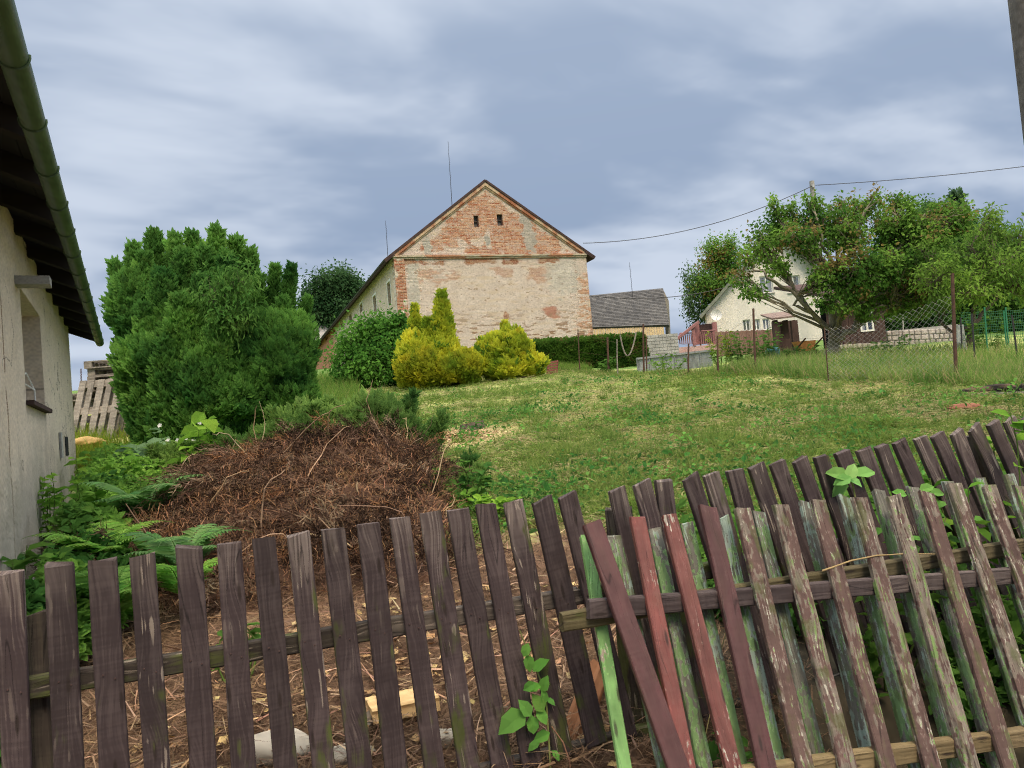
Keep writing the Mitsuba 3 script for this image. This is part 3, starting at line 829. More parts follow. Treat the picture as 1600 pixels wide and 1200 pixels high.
for k, (a0, b0, a1, b1) in enumerate(sw):
    ps = B0 + BA * .30
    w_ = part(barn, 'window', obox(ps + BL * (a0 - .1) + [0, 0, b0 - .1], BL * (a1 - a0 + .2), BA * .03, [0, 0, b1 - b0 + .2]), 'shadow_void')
    if k < 3:
        fr = [obox(B0 + BL * (a0 - .14) + BA * -.02 + [0, 0, b0 - .12], BL * .13, BA * .02, [0, 0, b1 - b0 + .24]), obox(B0 + BL * (a1 + .01) + BA * -.02 + [0, 0, b0 - .12], BL * .13, BA * .02, [0, 0, b1 - b0 + .24]),
              obox(B0 + BL * (a0 - .01) + BA * -.02 + [0, 0, b1], BL * (a1 - a0 + .02), BA * .02, [0, 0, .12])]
        part(w_, 'surround', join(fr)[:2], 'cream_plaster')
eV = obox(B0 + BA * (GW - .45) + BL * .5 + [0, 0, ZB - 1], BL * LB, BA * .447, [0, 0, ZEV - ZB + .95])
part(barn, 'side_wall', eV, 'barn_plaster')
# roof slopes: overhang at the eaves, small verge
for (u_e, sgn) in ((0, -1), (GW, 1)):
    run = UA if sgn < 0 else GW - UA
    sl = (ZA - ZEV) / run
    e = gl(u_e + sgn * .50, ZEV - .50 * sl + .10, .16); top = gl(UA, ZA + .10, .16)
    nrm = norm(np.cross(BL, top - e)); nrm = nrm if nrm[2] > 0 else -nrm
    rf = part(barn, 'roof', obox(e, top - e, BL * (LB + .3), nrm * .07), 'slate')
    part(rf, 'verge_board', obox(e - nrm * .05 - BL * .012, top - e, BL * .03, nrm * .115), 'dark_boards')
    if sgn > 0: part(rf, 'soffit', obox(e - nrm * .02, norm(top - e) * .70, BL * LB, -nrm * .10), 'dark_boards')
    else: part(rf, 'soffit', obox(e - nrm * .02, norm(top - e) * .62, BL * LB, -nrm * .10), 'dark_boards')
for (xa, ya, xb, yb, s) in ((700, 221, 706.5, 324, 4.0), (602.5, 345, 606.5, 408, 4.5)):
    foot = B0 + BL * s
    p0 = onplane(xb, yb, foot, -BL); p1 = onplane(xa, ya, foot, -BL)
    part(barn, 'lightning_rod', tube([p0 - (p1 - p0) * .12, p0, p1], [.022, .022, .012], 6), 'cable_black')

# ------------------------------------------------------------------ shed beside the barn
sh = thing('tiled_shed', 'low shed with a grey tiled roof and straw coloured boards beside the barn', 'shed')
YS = 50.0
tl, tr, bl, br = at(905, 464, YS + 3), at(1036, 451, YS + 3), at(905, 513, YS), at(1046, 508, YS)
nC = 24
nrm = norm(np.cross(tr - tl, tl - bl)); nrm = nrm if nrm[1] < 0 else -nrm
rows = []
for k in range(nC):
    f0, f1 = k / nC, (k + 1) / nC + .012
    a_, b_ = bl + (tl - bl) * f0, br + (tr - br) * f0
    c_, d_ = br + (tr - br) * f1, bl + (tl - bl) * f1
    V_ = np.array([a_ + nrm * .05, b_ + nrm * .05, c_ + nrm * .012, d_ + nrm * .012, a_ - nrm * .01, b_ - nrm * .01])
    rows.append((V_, np.array([[0, 1, 2], [0, 2, 3], [4, 5, 1], [4, 1, 0]])))
rf = part(sh, 'roof', obox(bl - nrm * .16, br - bl, tl - bl, nrm * .12), 'slate')
part(rf, 'tile_courses', join(rows)[:2], 'slate', kind='stuff')
back = [(bl + br) / 2]
wl0, wr0 = at(912, 560, YS + .06), at(1042, 560, YS + .06)
nb = 34
for k in range(nb):
    p = wl0 + (wr0 - wl0) * (k / nb)
    tp = at(912 + 130 * k / nb, 512.5 - 2.2 * k / nb, YS + .06)[2]
    p[2] = 5.2
    part(sh, 'board', obox(p, (wr0 - wl0) * ((1 - .10) / nb), [0, .04 + .01 * (k % 3), 0], [0, 0, tp - p[2]]), 'straw_boards')
r_ = part(sh, 'gable_wall', (np.array([at(1042, 560, YS + .7), at(1045, 509, YS + .7), at(1036, 452, YS + 3), at(1045, 470, YS + 9), at(1050, 560, YS + 9)]), np.array([[0, 1, 2], [0, 2, 3], [0, 3, 4]])), 'grey_timber')
p0, p1 = at(988, 458, YS + 2.4), at(983.5, 410, YS + 2.4)
part(sh, 'lightning_rod', tube([p0 - (p1 - p0) * .2, p1], [.02, .014], 6), 'cable_black')
# roof of a further building that shows left of the barn
fr_ = thing('far_shed', 'grey roofed low building just showing left of the barn', 'shed')
q0, q1, q2, q3 = at(455, 545, 95), at(515, 545, 95), at(512, 508, 99), at(470, 508, 99)
part(fr_, 'roof', (np.vstack([[q0, q1, q2, q3], np.array([q0, q1, q2, q3]) - [0, 0, .2]]), BOXF), 'block_grey')
part(fr_, 'wall', obox(q0 + [.2, .3, -4], q1 - q0 - [.4, 0, 0], [0, 3, 0], [0, 0, 3.9]), 'roughcast')


# ------------------------------------------------------------------ stone walls
def stone_row_wall(key, xl, yl, xr, yr, hpx, Y, Y2, rows, cols, m, seed, name='stone', depth=.3):
    rng = np.random.default_rng(seed)
    A, B = at(xl, yl, Y), at(xr, yr, Y2)
    hgt = hpx * Y / F
    ax = (B - A) * [1, 1, 0]; L = np.linalg.norm(ax); ax = ax / L
    nn = np.array([ax[1], -ax[0], 0])
    for r in range(rows):
        edges = np.cumsum(rng.uniform(.6, 1.4, cols)); edges = np.concatenate([[0], edges / edges[-1]])
        for c in range(cols):
            u0, u1 = edges[c] * L + .012, edges[c + 1] * L - .012
            z0, z1 = hgt * r / rows + .01, hgt * (r + 1) / rows - .008
            zb = A[2] + (B[2] - A[2]) * (u0 + u1) / 2 / L
            ctr = A + ax * (u0 + u1) / 2; ctr[2] = zb + (z0 + z1) / 2
            dd = depth * rng.uniform(.85, 1.15)
            e = np.array([(u1 - u0) / 2, dd / 2, (z1 - z0) / 2])
            P = np.array([[sx, sy, sz] for sx in (-1, 1) for sy in (-1, 1) for sz in (-1, 1)], float) * e
            Q = np.vstack([P * [.86, 1, .82], P * [1, .8, .82], P * [.86, .8, 1]]) * rng.uniform(.90, 1.02, (24, 3))
            h_ = trimesh.convex.convex_hull(ctr + Q[:, :1] * ax + Q[:, 1:2] * nn + Q[:, 2:] * [0, 0, 1])
            part(key, name, (np.array(h_.vertices), np.array(h_.faces)), m)
    c0 = A.copy()
    return A, B, hgt, ax, nn, L


sw1 = thing('stone_wall', 'pale stone garden wall running right from the dark wooden hut', 'wall')
A, B, hgt, ax, nn, L = stone_row_wall(sw1, 1387, 549, 1500, 545, 32, 25.5, 25.0, 4, 13, 'stone_pink', 3)
part(sw1, 'core', obox(A - nn * .08 + [0, 0, -.5], ax * L, nn * .16, [0, 0, hgt + .48]), 'block_grey')
bw = thing('block_wall', 'grey block wall between the hedge and the pink porch', 'wall')
A, B = at(1008, 560, 38), at(1062, 556, 38); hgt = 36 * 38 / F
part(bw, 'core', obox(A + [0, .03, 0], B - A, [0, .2, 0], [0, 0, hgt - .01]), 'concrete')
for r in range(7):
    for c in range(5):
        o = (.5 if r % 2 else 0)
        u0, u1 = (c - o) / 4.5, (c + 1 - o) / 4.5
        u0, u1 = max(u0, 0), min(u1, 1)
        if u1 - u0 < .05: continue
        part(bw, 'block', obox(A + (B - A) * u0 + [.012, 0, hgt * r / 7 + .01], (B - A) * (u1 - u0) * .96, [0, .1, 0], [0, 0, hgt / 7 - .02]), 'block_grey')

# ------------------------------------------------------------------ white house on the right
DH = norm([.36, 1.0, 0])
wh = thing('white_house', 'cream gabled house with pink porch behind the fruit tree', 'house')
YH = 45.0
base = at(1110, 575, YH)[2] - .5


def hp(x, y, dy=0.0): return at(x, y, YH + dy)


ap = hp(1216, 360); le = hp(1096, 498); re = hp(1330, 478)
x_l, x_r = hp(1104, 500)[0], hp(1320, 480)[0]
ze_l = np.interp(x_l, [le[0], ap[0]], [le[2], ap[2]]); ze_r = np.interp(x_r, [ap[0], re[0]], [ap[2], re[2]])
WW = [(1160, 500, 1174, 517), (1176, 499, 1189, 516), (1191, 498, 1204, 515), (1186, 432, 1209, 457), (1229, 431, 1252, 456)]
rects = []
for (xa, ya, xb, yb) in WW:
    a_, b_ = hp(xa, ya), hp(xb, yb)
    rects.append((a_[0], b_[2], b_[0], a_[2]))
poly = Polygon([(x_l, base), (x_r, base), (x_r, ze_r), (ap[0], ap[2]), (x_l, ze_l)])
for r in rects: poly = poly.difference(sbox(*r))
m = trimesh.creation.extrude_polygon(poly, .35, engine='earcut')
part(wh, 'gable_wall', (np.stack([m.vertices[:, 0], YH + .35 - m.vertices[:, 2], m.vertices[:, 1]], 1), m.faces), 'cream_plaster')
part(wh, 'side_wall', obox([x_l, YH + .352, base], [.3, 0, 0], DH * 9, [0, 0, ze_l - base - .05]), 'cream_plaster')
part(wh, 'side_wall', obox([x_r - .3, YH + .352, base], [.3, 0, 0], DH * 9, [0, 0, ze_r - base - .05]), 'cream_plaster')
for (x0, z0, x1, z1) in rects:
    t_ = .06
    w_ = part(wh, 'window', join([obox([x0, YH + .10, z0], [x1 - x0, 0, 0], [0, .06, 0], [0, 0, t_]), obox([x0, YH + .10, z1 - t_], [x1 - x0, 0, 0], [0, .06, 0], [0, 0, t_]), obox([x0, YH + .10, z0 + t_], [t_, 0, 0], [0, .06, 0], [0, 0, z1 - z0 - 2 * t_]),
                                  obox([x1 - t_, YH + .10, z0 + t_], [t_, 0, 0], [0, .06, 0], [0, 0, z1 - z0 - 2 * t_]), obox([(x0 + x1) / 2 - .03, YH + .10, z0 + t_], [.06, 0, 0], [0, .06, 0], [0, 0, z1 - z0 - 2 * t_])])[:2], 'white_paint')
    part(w_, 'pane', obox([x0 + t_, YH + .13, z0 + t_], [x1 - x0 - 2 * t_, 0, 0], [0, .006, 0], [0, 0, z1 - z0 - 2 * t_]), 'pane_glass')
    part(w_, 'curtain', obox([x0 - .1, YH + .37, z0 - .1], [x1 - x0 + .2, 0, 0], [0, .02, 0], [0, 0, z1 - z0 + .2]), 'curtain')
    part(w_, 'sill', obox([x0 - .06, YH - .08, z0 - .05], [x1 - x0 + .12, 0, 0], [0, .16, 0], [0, 0, .048]), 'concrete')
mat('roof_green', lambda p, n, uv: mix(C3(.10, .12, .09), C3(.22, .23, .18), fbm(p.x * 3, p.y * 3, p.z * 3, 3)), .9)
for e in (le, re):
    d = ap - e
    nr = norm(np.cross(DH, d)); nr = nr if nr[2] > 0 else -nr
    rf = part(wh, 'roof', obox(e - DH * .5 + nr * .01, d * 1.0, DH * 10.5, nr * .10), 'roof_green')
    part(rf, 'verge_board', obox(e - DH * .53 - nr * .05, d, DH * .028, nr * .17), 'roof_green')
# porch
for (xp, y0, y1, w, dy) in ((1091, 505, 538, .30, -2.6), (1120, 503, 538, .22, -2.6), (1086, 510, 540, .16, -2.9), (1057, 530, 541, .22, -2.9)):
    a_, b_ = hp(xp, y1, dy), hp(xp, y0, dy)
    part(wh, 'porch_post', obox([a_[0] - w / 2, a_[1], a_[2]], [w, 0, 0], [0, w, 0], [0, 0, b_[2] - a_[2]]), 'pink_paint')
a_, b_ = hp(1056, 531, -2.9), hp(1092, 503, -2.9)
part(wh, 'stair_parapet', beam(a_, b_, .17, .2, (0, 0, 1))[:2], 'pink_paint')
dk0, dk1 = hp(1053, 562, -2.9), hp(1126, 537, -2.9)
part(wh, 'porch_base', obox([dk0[0], dk0[1] + .05, dk0[2] - 1], [dk1[0] - dk0[0], 0, 0], [0, 2.5, 0], [0, 0, dk1[2] - dk0[2] + 1]), 'pink_stucco')
mat('pink_stucco', lambda p, n, uv: mix(C3(.40, .22, .21), C3(.56, .40, .37), fbm(p.x * 5, p.y * 5, p.z * 5, 3)), .9)
for (xa, xb, yt) in ((1062, 1084, 522), (1096, 1118, 518)):
    for k in range(8):
        xx = xa + (xb - xa) * k / 7
        q0, q1 = hp(xx, 538, -2.8), hp(xx, yt, -2.8)
        part(wh, 'baluster', obox([q0[0], q0[1], q0[2]], [.05, 0, 0], [0, .05, 0], [0, 0, q1[2] - q0[2]]), 'pink_paint')
    q0, q1 = hp(xa, yt, -2.8), hp(xb, yt - 1, -2.8)
    part(wh, 'handrail', beam(q0 + [0, 0, .03], q1 + [0, 0, .03], .07, .09, (0, 0, 1))[:2], 'pink_paint')
q0, q1 = hp(1094, 536, -1.0), hp(1122, 502, -1.0)
part(wh, 'porch_recess', obox([q0[0], YH - .03, q0[2]], [q1[0] - q0[0], 0, 0], [0, .02, 0], [0, 0, q1[2] - q0[2]]), 'dark_boards')
c = hp(1119, 492, -.6)
ang = np.linspace(0, 2 * np.pi, 20, endpoint=False)
dv = [c + np.array([0, .14, 0])]
for rr, dep in ((.16, .10), (.33, 0.0)):
    dv += [c + np.array([rr * math.cos(t), dep, rr * math.sin(t)]) for t in ang]
dv = np.array(dv)
df = [[0, 1 + k, 1 + (k + 1) % 20] for k in range(20)] + sum(([[1 + k, 21 + k, 21 + (k + 1) % 20], [1 + k, 21 + (k + 1) % 20, 1 + (k + 1) % 20]] for k in range(20)), [])
dish = thing('satellite_dish', 'round white satellite dish on the cream house wall', 'satellite dish')
part(dish, 'reflector', (dv, np.array(df)), 'white_paint', smooth=True)
part(dish, 'arm', tube([c + [0, .14, 0], c + [0, .58, -.1]], .02, 6), 'wire_steel')
part(dish, 'receiver', tube([c + [0, .1, -.3], c + [0, -.25, -.08]], .015, 6), 'wire_steel')

# ------------------------------------------------------------------ dark wooden hut, canopy, garden boards
hut = thing('wooden_hut', 'dark brown wooden hut with a white window on a stone footing', 'hut')
YU = 24.0
h0, h1 = at(1296, 543, YU), at(1387, 541, YU)
ztop = at(1340, 462, YU)[2]; zb = h0[2]
wx0, wz1 = at(1341, 482, YU)[[0, 2]]; wx1, wz0 = at(1366, 517, YU)[[0, 2]]
nb = 16
for k in range(nb):
    xa, xb = h0[0] + (h1[0] - h0[0]) * k / nb, h0[0] + (h1[0] - h0[0]) * (k + 1) / nb
    spans = [(zb, ztop)]
    if xb > wx0 + .01 and xa < wx1 - .01: spans = [(zb, wz0), (wz1, ztop)]
    for (z0, z1) in spans:
        part(hut, 'board', obox([xa + .004, YU + .012 * (k % 2), z0], [xb - xa - .008, 0, 0], [0, .03, 0], [0, 0, z1 - z0]), 'dark_boards')
part(hut, 'side_wall', obox([h1[0] - .03, YU + .05, zb], [.03, 0, 0], [.3, 3, 0], [0, 0, ztop - zb]), 'dark_boards')
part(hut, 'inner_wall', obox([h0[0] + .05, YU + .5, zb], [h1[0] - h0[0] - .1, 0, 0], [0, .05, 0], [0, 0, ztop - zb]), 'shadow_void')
t_ = .05
w_ = part(hut, 'window', join([obox([wx0, YU - .02, wz0], [wx1 - wx0, 0, 0], [0, .05, 0], [0, 0, t_]), obox([wx0, YU - .02, wz1 - t_], [wx1 - wx0, 0, 0], [0, .05, 0], [0, 0, t_]), obox([wx0, YU - .02, wz0 + t_], [t_, 0, 0], [0, .05, 0], [0, 0, wz1 - wz0 - 2 * t_]),
                               obox([wx1 - t_, YU - .02, wz0 + t_], [t_, 0, 0], [0, .05, 0], [0, 0, wz1 - wz0 - 2 * t_]), obox([(wx0 + wx1) / 2 - .025, YU - .02, wz0 + t_], [t_, 0, 0], [0, .05, 0], [0, 0, wz1 - wz0 - 2 * t_])])[:2], 'white_paint')
part(w_, 'pane', obox([wx0 + t_, YU + .0, wz0 + t_], [wx1 - wx0 - 2 * t_, 0, 0], [0, .005, 0], [0, 0, wz1 - wz0 - 2 * t_]), 'pane_glass')
part(w_, 'curtain', obox([wx0, YU + .10, wz0], [(wx1 - wx0) * .45, 0, 0], [0, .01, 0], [0, 0, (wz1 - wz0) * .8]), 'curtain')
part(hut, 'roof', obox([h0[0] - .3, YU - .45, ztop + .01], [h1[0] - h0[0] + .6, 0, 0], [0, 4, .9], [0, 0, .10]), 'dark_boards')
stone_row_wall(hut, 1310, 562, 1388, 557, 23, YU - .12, YU - .10, 3, 9, 'stone', 8, 'footing_stone', .35)
part(hut, 'footing_core', obox([h0[0] - .2, YU + .02, zb - 1.0], [h1[0] - h0[0] + .2, 0, 0], [0, .3, 0], [0, 0, .96]), 'concrete')

cn = thing('porch_shelter', 'small open shelter with terracotta roof on dark posts below the fruit tree', 'shelter')
YC = 22.0
c0, c1 = at(1206, 500, YC), at(1247, 495, YC)
for k in range(5):
    f0 = k / 5
    a_ = c0 + (c1 - c0) * f0
    part(cn, 'roof_tile_row', obox(a_, (c1 - c0) * .19, [.12, 1.3, .28], [0, 0, .05]), 'terracotta')
for xx, dy in ((1215, .1), (1231, .5), (1243, .9)):
    a_, b_ = at(xx, 567, YC + dy), at(xx - 3, 499, YC + dy)
    part(cn, 'post', obox([a_[0], a_[1], a_[2] - .3], [.13, 0, 0], [0, .13, 0], [0, 0, b_[2] - a_[2] + .28]), 'dark_boards')
a_, b_ = at(1217, 560, YC + .4), at(1232, 503, YC + .4)
part(cn, 'side_boards', obox([a_[0] + .14, a_[1], a_[2]], [b_[0] - a_[0] - .16, 0, 0], [0, .03, 0], [0, 0, b_[2] - a_[2]]), 'dark_boards')
a_, b_ = at(1212, 566, YC + 1.5), at(1246, 500, YC + 1.5)
part(cn, 'back_boards', obox([a_[0], a_[1], a_[2]], [b_[0] - a_[0], 0, 0], [0, .03, 0], [0, 0, b_[2] - a_[2]]), 'dark_boards')
gb = thing('board_fence', 'reddish brown upright board fence in front of the cream house', 'fence')
for k in range(34):
    xx = 1122 + 92 * k / 34
    a_, b_ = at(xx, 566, 30), at(xx, 517.5 - 3.5 * k / 34 + (k % 3) * .5, 30)
    part(gb, 'board', obox([a_[0], a_[1] + .01 * (k % 2), a_[2] - .6], [.062, 0, 0], [0, .025, 0], [0, 0, b_[2] - a_[2] + .6]), 'red_boards')
part(gb, 'rail', obox(at(1122, 545, 30.05), at(1214, 541, 30.05) - at(1122, 545, 30.05), [0, .06, 0], [0, 0, .1]), 'red_boards')
tk = thing('metal_tank_wall', 'long grey sheet metal planter wall behind the rusty posts', 'planter')
YT = 21.5
xs = np.linspace(997, 1116, 7)
for k in range(6):
    a_, b_ = at(xs[k], 590, YT - .15 * k), at(xs[k + 1], 590, YT - .15 * (k + 1))
    t0 = at(xs[k], np.interp(xs[k], [997, 1116], [562, 552]), YT)[2]
    ln = b_ - a_; ln[2] = 0
    part(tk, 'panel', obox([a_[0], a_[1], t0 - 1.1], ln * .985, [0, .03, 0], [0, 0, 1.1]), 'sheet_metal')
    part(tk, 'rim', obox([a_[0], a_[1] - .05, t0 + .003], ln * .998, [0, .12, 0], [0, 0, .05]), 'sheet_metal')
    part(tk, 'stiffener', obox([a_[0], a_[1] - .035, t0 - 1.1], ln * .05, [0, .034, 0], [0, 0, 1.09]), 'sheet_metal')
a_ = tk
part(tk, 'panel', obox([at(997, 590, YT)[0], YT + .03, at(997, 562, YT)[2] - 1.1], [.03, 0, 0], [.5, 2.4, 0], [0, 0, 1.1]), 'sheet_metal')

# things by the fruit tree
wb = thing('wheelbarrow', 'orange tipped wheelbarrow under the fruit tree', 'wheelbarrow')
a_ = at(1262, 548, 19.6)
tubv = .62 * np.array([[-.30, 0, 0], [.30, 0, 0], [.42, .1, .42], [-.42, .1, .42], [-.25, .5, .02], [.25, .5, .02], [.36, .75, .46], [-.36, .75, .46]]) + a_
part(wb, 'tray', (tubv, np.array([[0, 1, 2], [0, 2, 3], [0, 4, 5], [0, 5, 1], [4, 7, 6], [4, 6, 5], [0, 3, 7], [0, 7, 4], [1, 5, 6], [1, 6, 2]])), 'orange_paint')
for sx in (-.22, .22):
    part(wb, 'handle', tube([a_ + [sx, -.5, .28], a_ + [sx, .6, -.04]], .02, 6), 'rust')
    part(wb, 'leg', tube([a_ + [sx, .0, 0], a_ + [sx, -.05, -.30]], .018, 6), 'rust')
wt = trimesh.creation.torus(.15, .05, 16, 8); wt.apply_transform(trimesh.transformations.rotation_matrix(np.pi / 2, [0, 1, 0])); wt.apply_translation(a_ + [0, .75, -.1])
part(wb, 'wheel', (np.array(wt.vertices), np.array(wt.faces)), 'cable_black')
bt = at(1209, 566, 20.5); prof_ = [(.0, .0), (.16, .0), (.19, .32), (.14, .40), (.15, .43), (.0, .43)]
bm = trimesh.creation.revolve(np.array(prof_), sections=18); bm.apply_translation(bt)
whole('garden_tub', (np.array(bm.vertices), np.array(bm.faces)), 'teal_plastic', 'teal plastic garden tub beside the shelter post', 'tub', smooth=30)

# ------------------------------------------------------------------ pallets
def pallet(label, M, slats=5, group='stacked wooden pallets', color='grey_timber'):
    """M(x, y, z) local metres -> world; 1.2 x .8 x .144"""
    k_ = thing('pallet', label, 'pallet', None)

    def pb_(x0, y0, z0, sx, sy, sz):
        o = M(x0, y0, z0)
        return obox(o, M(x0 + sx, y0, z0) - o, M(x0, y0 + sy, z0) - o, M(x0, y0, z0 + sz) - o)
    for i_ in range(slats):
        yy = i_ * (.8 - .12) / (slats - 1)
        part(k_, 'slat', pb_(0, yy, .122, 1.2, .12 - .02 * (i_ % 2), .022), color)
    for xx in (0, .53, 1.06):
        part(k_, 'stringer', pb_(xx, 0, .10, .14, .8, .0215), color)
        for yy in (0, .33, .66):
            part(k_, 'block', pb_(xx, yy, .022, .14, .14, .0775), color)
    for yy in (0, .34, .68):
        part(k_, 'bottom_board', pb_(0, yy, 0, 1.2, .12, .0215), color)
    return k_


def placed(o, deg, tilt=0.0):
    c, s_ = math.cos(math.radians(deg)), math.sin(math.radians(deg))
    ct, st = math.cos(math.radians(tilt)), math.sin(math.radians(tilt))

    def M(x, y, z):
        y, z = y * ct - z * st, y * st + z * ct
        return np.asarray(o) + np.array([c * x - s_ * y, s_ * x + c * y, z])
    return M


YP = 14.6
o_ = at(116, 660, YP + .5)
zp = at(150, 641, YP)[2]
names = ['bottom pallet of the stack beside the conifer'] + [o + ' pallet from the bottom of the stack beside the conifer' for o in ('second', 'third', 'fourth', 'fifth', 'sixth')] + [o + ' pallet from the top of the stack beside the conifer' for o in ('fourth', 'third', 'second')] + ['top pallet of the stack beside the conifer']
po = at(136, 640, YP); z0 = hz(po[0], po[1])
top_z = at(160, 562, YP)[2]
nP = 10; hp_ = (top_z - z0) / nP
rng = np.random.default_rng(5)
for k in range(nP):
    sh_ = rng.normal(0, .035, 2)
    ox = po + [(-.55 if k in (4, 5) else .02) + sh_[0], sh_[1], 0]; ox[2] = z0 + k * hp_
    Mk = placed(ox, 6 + rng.normal(0, 3))
    pallet(names[k], (lambda Mk: (lambda x, y, z: Mk(x, y, z * hp_ / .15)))(Mk))
lo = at(116, 668, YP - .55); lo[2] = hz(lo[0], lo[1])


def lean_M(o, slide, back, width_dir):
    wv = norm(np.asarray(width_dir) * [1, 1, 0]); upv = norm(np.array([slide, back, 1.0])); nv = np.cross(wv, upv)
    return lambda x, y, z: np.asarray(o) + wv * y + upv * x + nv * (.144 - z) * -1


pallet('weathered grey pallet leaning upright against the stack with its slats showing', lean_M(lo + [-.15, 0, 0], .10, .30, [1, .05, 0]), 5)
lo2 = at(152, 664, YP - .35); lo2[2] = hz(lo2[0], lo2[1])
pallet('narrow pallet leaning beside the slatted one at the foot of the stack', lean_M(lo2, .14, .26, [.55, .6, 0]), 6)
r0_ = at(127, 606, YP + 1.2); r1_ = at(126.5, 576, YP + 1.2)
whole('iron_rod', tube([r0_ - [0, 0, 1.4], r0_, r1_], .012, 5), 'rust', 'thin iron rod standing behind the pallet stack', 'rod')
bg = at(134, 698, 12.3)
mb = trimesh.creation.icosphere(3, 1.0)
vb = np.array(mb.vertices)
vb = vb * [.28, .18, .11] * (.8 + .5 * meshkit.fbm(vb * 2.1 + 3, 3, 4)[:, None])
plain('bag_yellow', (.38, .25, .08), .7)
whole('yellow_sack', (vb + bg + [0, 0, .05], np.array(mb.faces)), 'bag_yellow', 'crumpled yellow ochre sack lying by the outbuilding corner', 'sack', smooth=True)

# ------------------------------------------------------------------ plants: builders
def lobe_points(rng, c, r, n, inner=.55):
    d = rand_dirs(rng, n)
    w = 1 + .95 * (meshkit.fbm((d * 2.2 + np.asarray(c) * 1.7), 3, 6) - .5)[:, None]
    rad = rng.uniform(inner ** 3, 1, (n, 1)) ** (1 / 3)
    return np.asarray(c) + d * np.asarray(r) * rad * w, d


def tree(name, label, cat, base, lobes, twigs, per, leaf, pal, rt, seed, group=None, leafT=LEAF, droop=.15, bark='bark', fork=.35, wob=.12, inner=.5, tw=1.0, t0=.35, jit=.12):
    rng = np.random.default_rng(seed)
    key = thing(name, label, cat, group)
    base = np.asarray(base, float)
    cs = np.array([l[0] for l in lobes]); top = cs.mean(0)
    fk = base + (top - base) * [fork, fork, fork * .9]
    wood, thin = [], []
    wood.append(tube(np.vstack([base - [0, 0, .3], curve(base, fk, [wob * .5, 0, 0], 6, rng, wob * .12)]), np.linspace(rt * 1.2, rt * .7, 7), 8))
    P, D = [], []
    K = min(5, max(1, len(lobes) // 3))
    mid = cs[np.linspace(0, len(cs) - 1, K).astype(int)][:, :2] if len(cs) >= K else cs[:, :2]
    ctr = cs[np.argsort(cs[:, 0])][np.linspace(0, len(cs) - 1, K).round().astype(int)]
    for _ in range(6):
        lab_ = np.argmin(np.linalg.norm(cs[:, None] - ctr[None], axis=2), axis=1)
        ctr = np.array([cs[lab_ == q].mean(0) if (lab_ == q).any() else ctr[q] for q in range(K)])
    mains = []
    for q in range(K):
        e_ = fk + (ctr[q] - fk) * .72
        mains.append(curve(fk + (base - fk) * rng.uniform(0, .16), e_, rng.normal(0, wob * .8, 3) - [0, 0, wob * .5], 9, rng, wob * .22))
        wood.append(tube(mains[-1], np.linspace(rt * .62, rt * .24, 9), 7))
    for li, (c, r) in enumerate(lobes):
        c, r = np.asarray(c, float), np.asarray(r, float) * np.ones(3)
        limb = curve(mains[lab_[li]][rng.integers(4, 9)], c, rng.normal(0, wob * .7, 3), 9, rng, wob * .16)
        wood.append(tube(limb, np.linspace(rt * .26, rt * .07, 9), 6))
        n = max(3, int(twigs * (r.prod() ** (2 / 3)) / np.mean([(np.prod(np.asarray(l[1], float) * np.ones(3))) ** (2 / 3) for l in lobes])))
        ends, dd = lobe_points(rng, c, r, n, inner)
        st = limb[rng.integers(4, 9, n)]
        for a_, e_ in zip(st, ends):
            cv = curve(a_, e_, rng.normal(0, .08 * r.mean(), 3) - [0, 0, .05 * r.mean()], 4)
            thin.append(tube(cv, np.array([.10, .07, .05, .02]) * rt * tw, 3, False))
        t = t0 + (1.05 - t0) * rng.uniform(0, 1, (n, per, 1)) ** .7
        pos = st[:, None] * (1 - t) + ends[:, None] * t + rng.normal(0, 1, (n, per, 3)) * (r * jit + leaf * .6)
        P.append(pos.reshape(-1, 3)); D.append(np.repeat(dd, per, 0))
    P, D = np.vstack(P), np.vstack(D)
    dirs = norm(D * .6 + rand_dirs(rng, len(P)) * .9 + [0, 0, -droop * 2])
    nn = norm(D * .5 + rand_dirs(rng, len(P)) * .8 + [0, 0, .9])
    col = pal(P, D, rng)
    cr = scatter(*leafT, P, dirs, nn, leaf * rng.uniform(.65, 1.25, len(P)), col)
    part(key, 'trunk', join(wood)[:2], bark, smooth=True)
    if len(thin): part(key, 'branches', join(thin)[:2], bark)
    part(key, 'crown', cr, 'leaf')
    return key


def pal2(a, b, scale=.9, var=.16, third=None, f3=.12, seed=1, hi=0):
    """two leaf tones drifting through the plant in clumps, with some leaves of a third"""
    def fn(P, D, rng):
        t = (meshkit.fbm(P * scale + seed, 3, seed) - .3) / .4
        c = mixcol(a, b, t)
        if third is not None:
            m = (meshkit.fbm(P * scale * 1.4 + 31, 2, seed + 5) + rng.normal(0, .10, len(P)) + hi * D[:, 2]) > 1 - f3 - .25
            c = np.where(m[:, None], np.asarray(third), c)
        return np.clip(c * tint(rng, len(P), (1, 1, 1), var), .004, .8)
    return fn


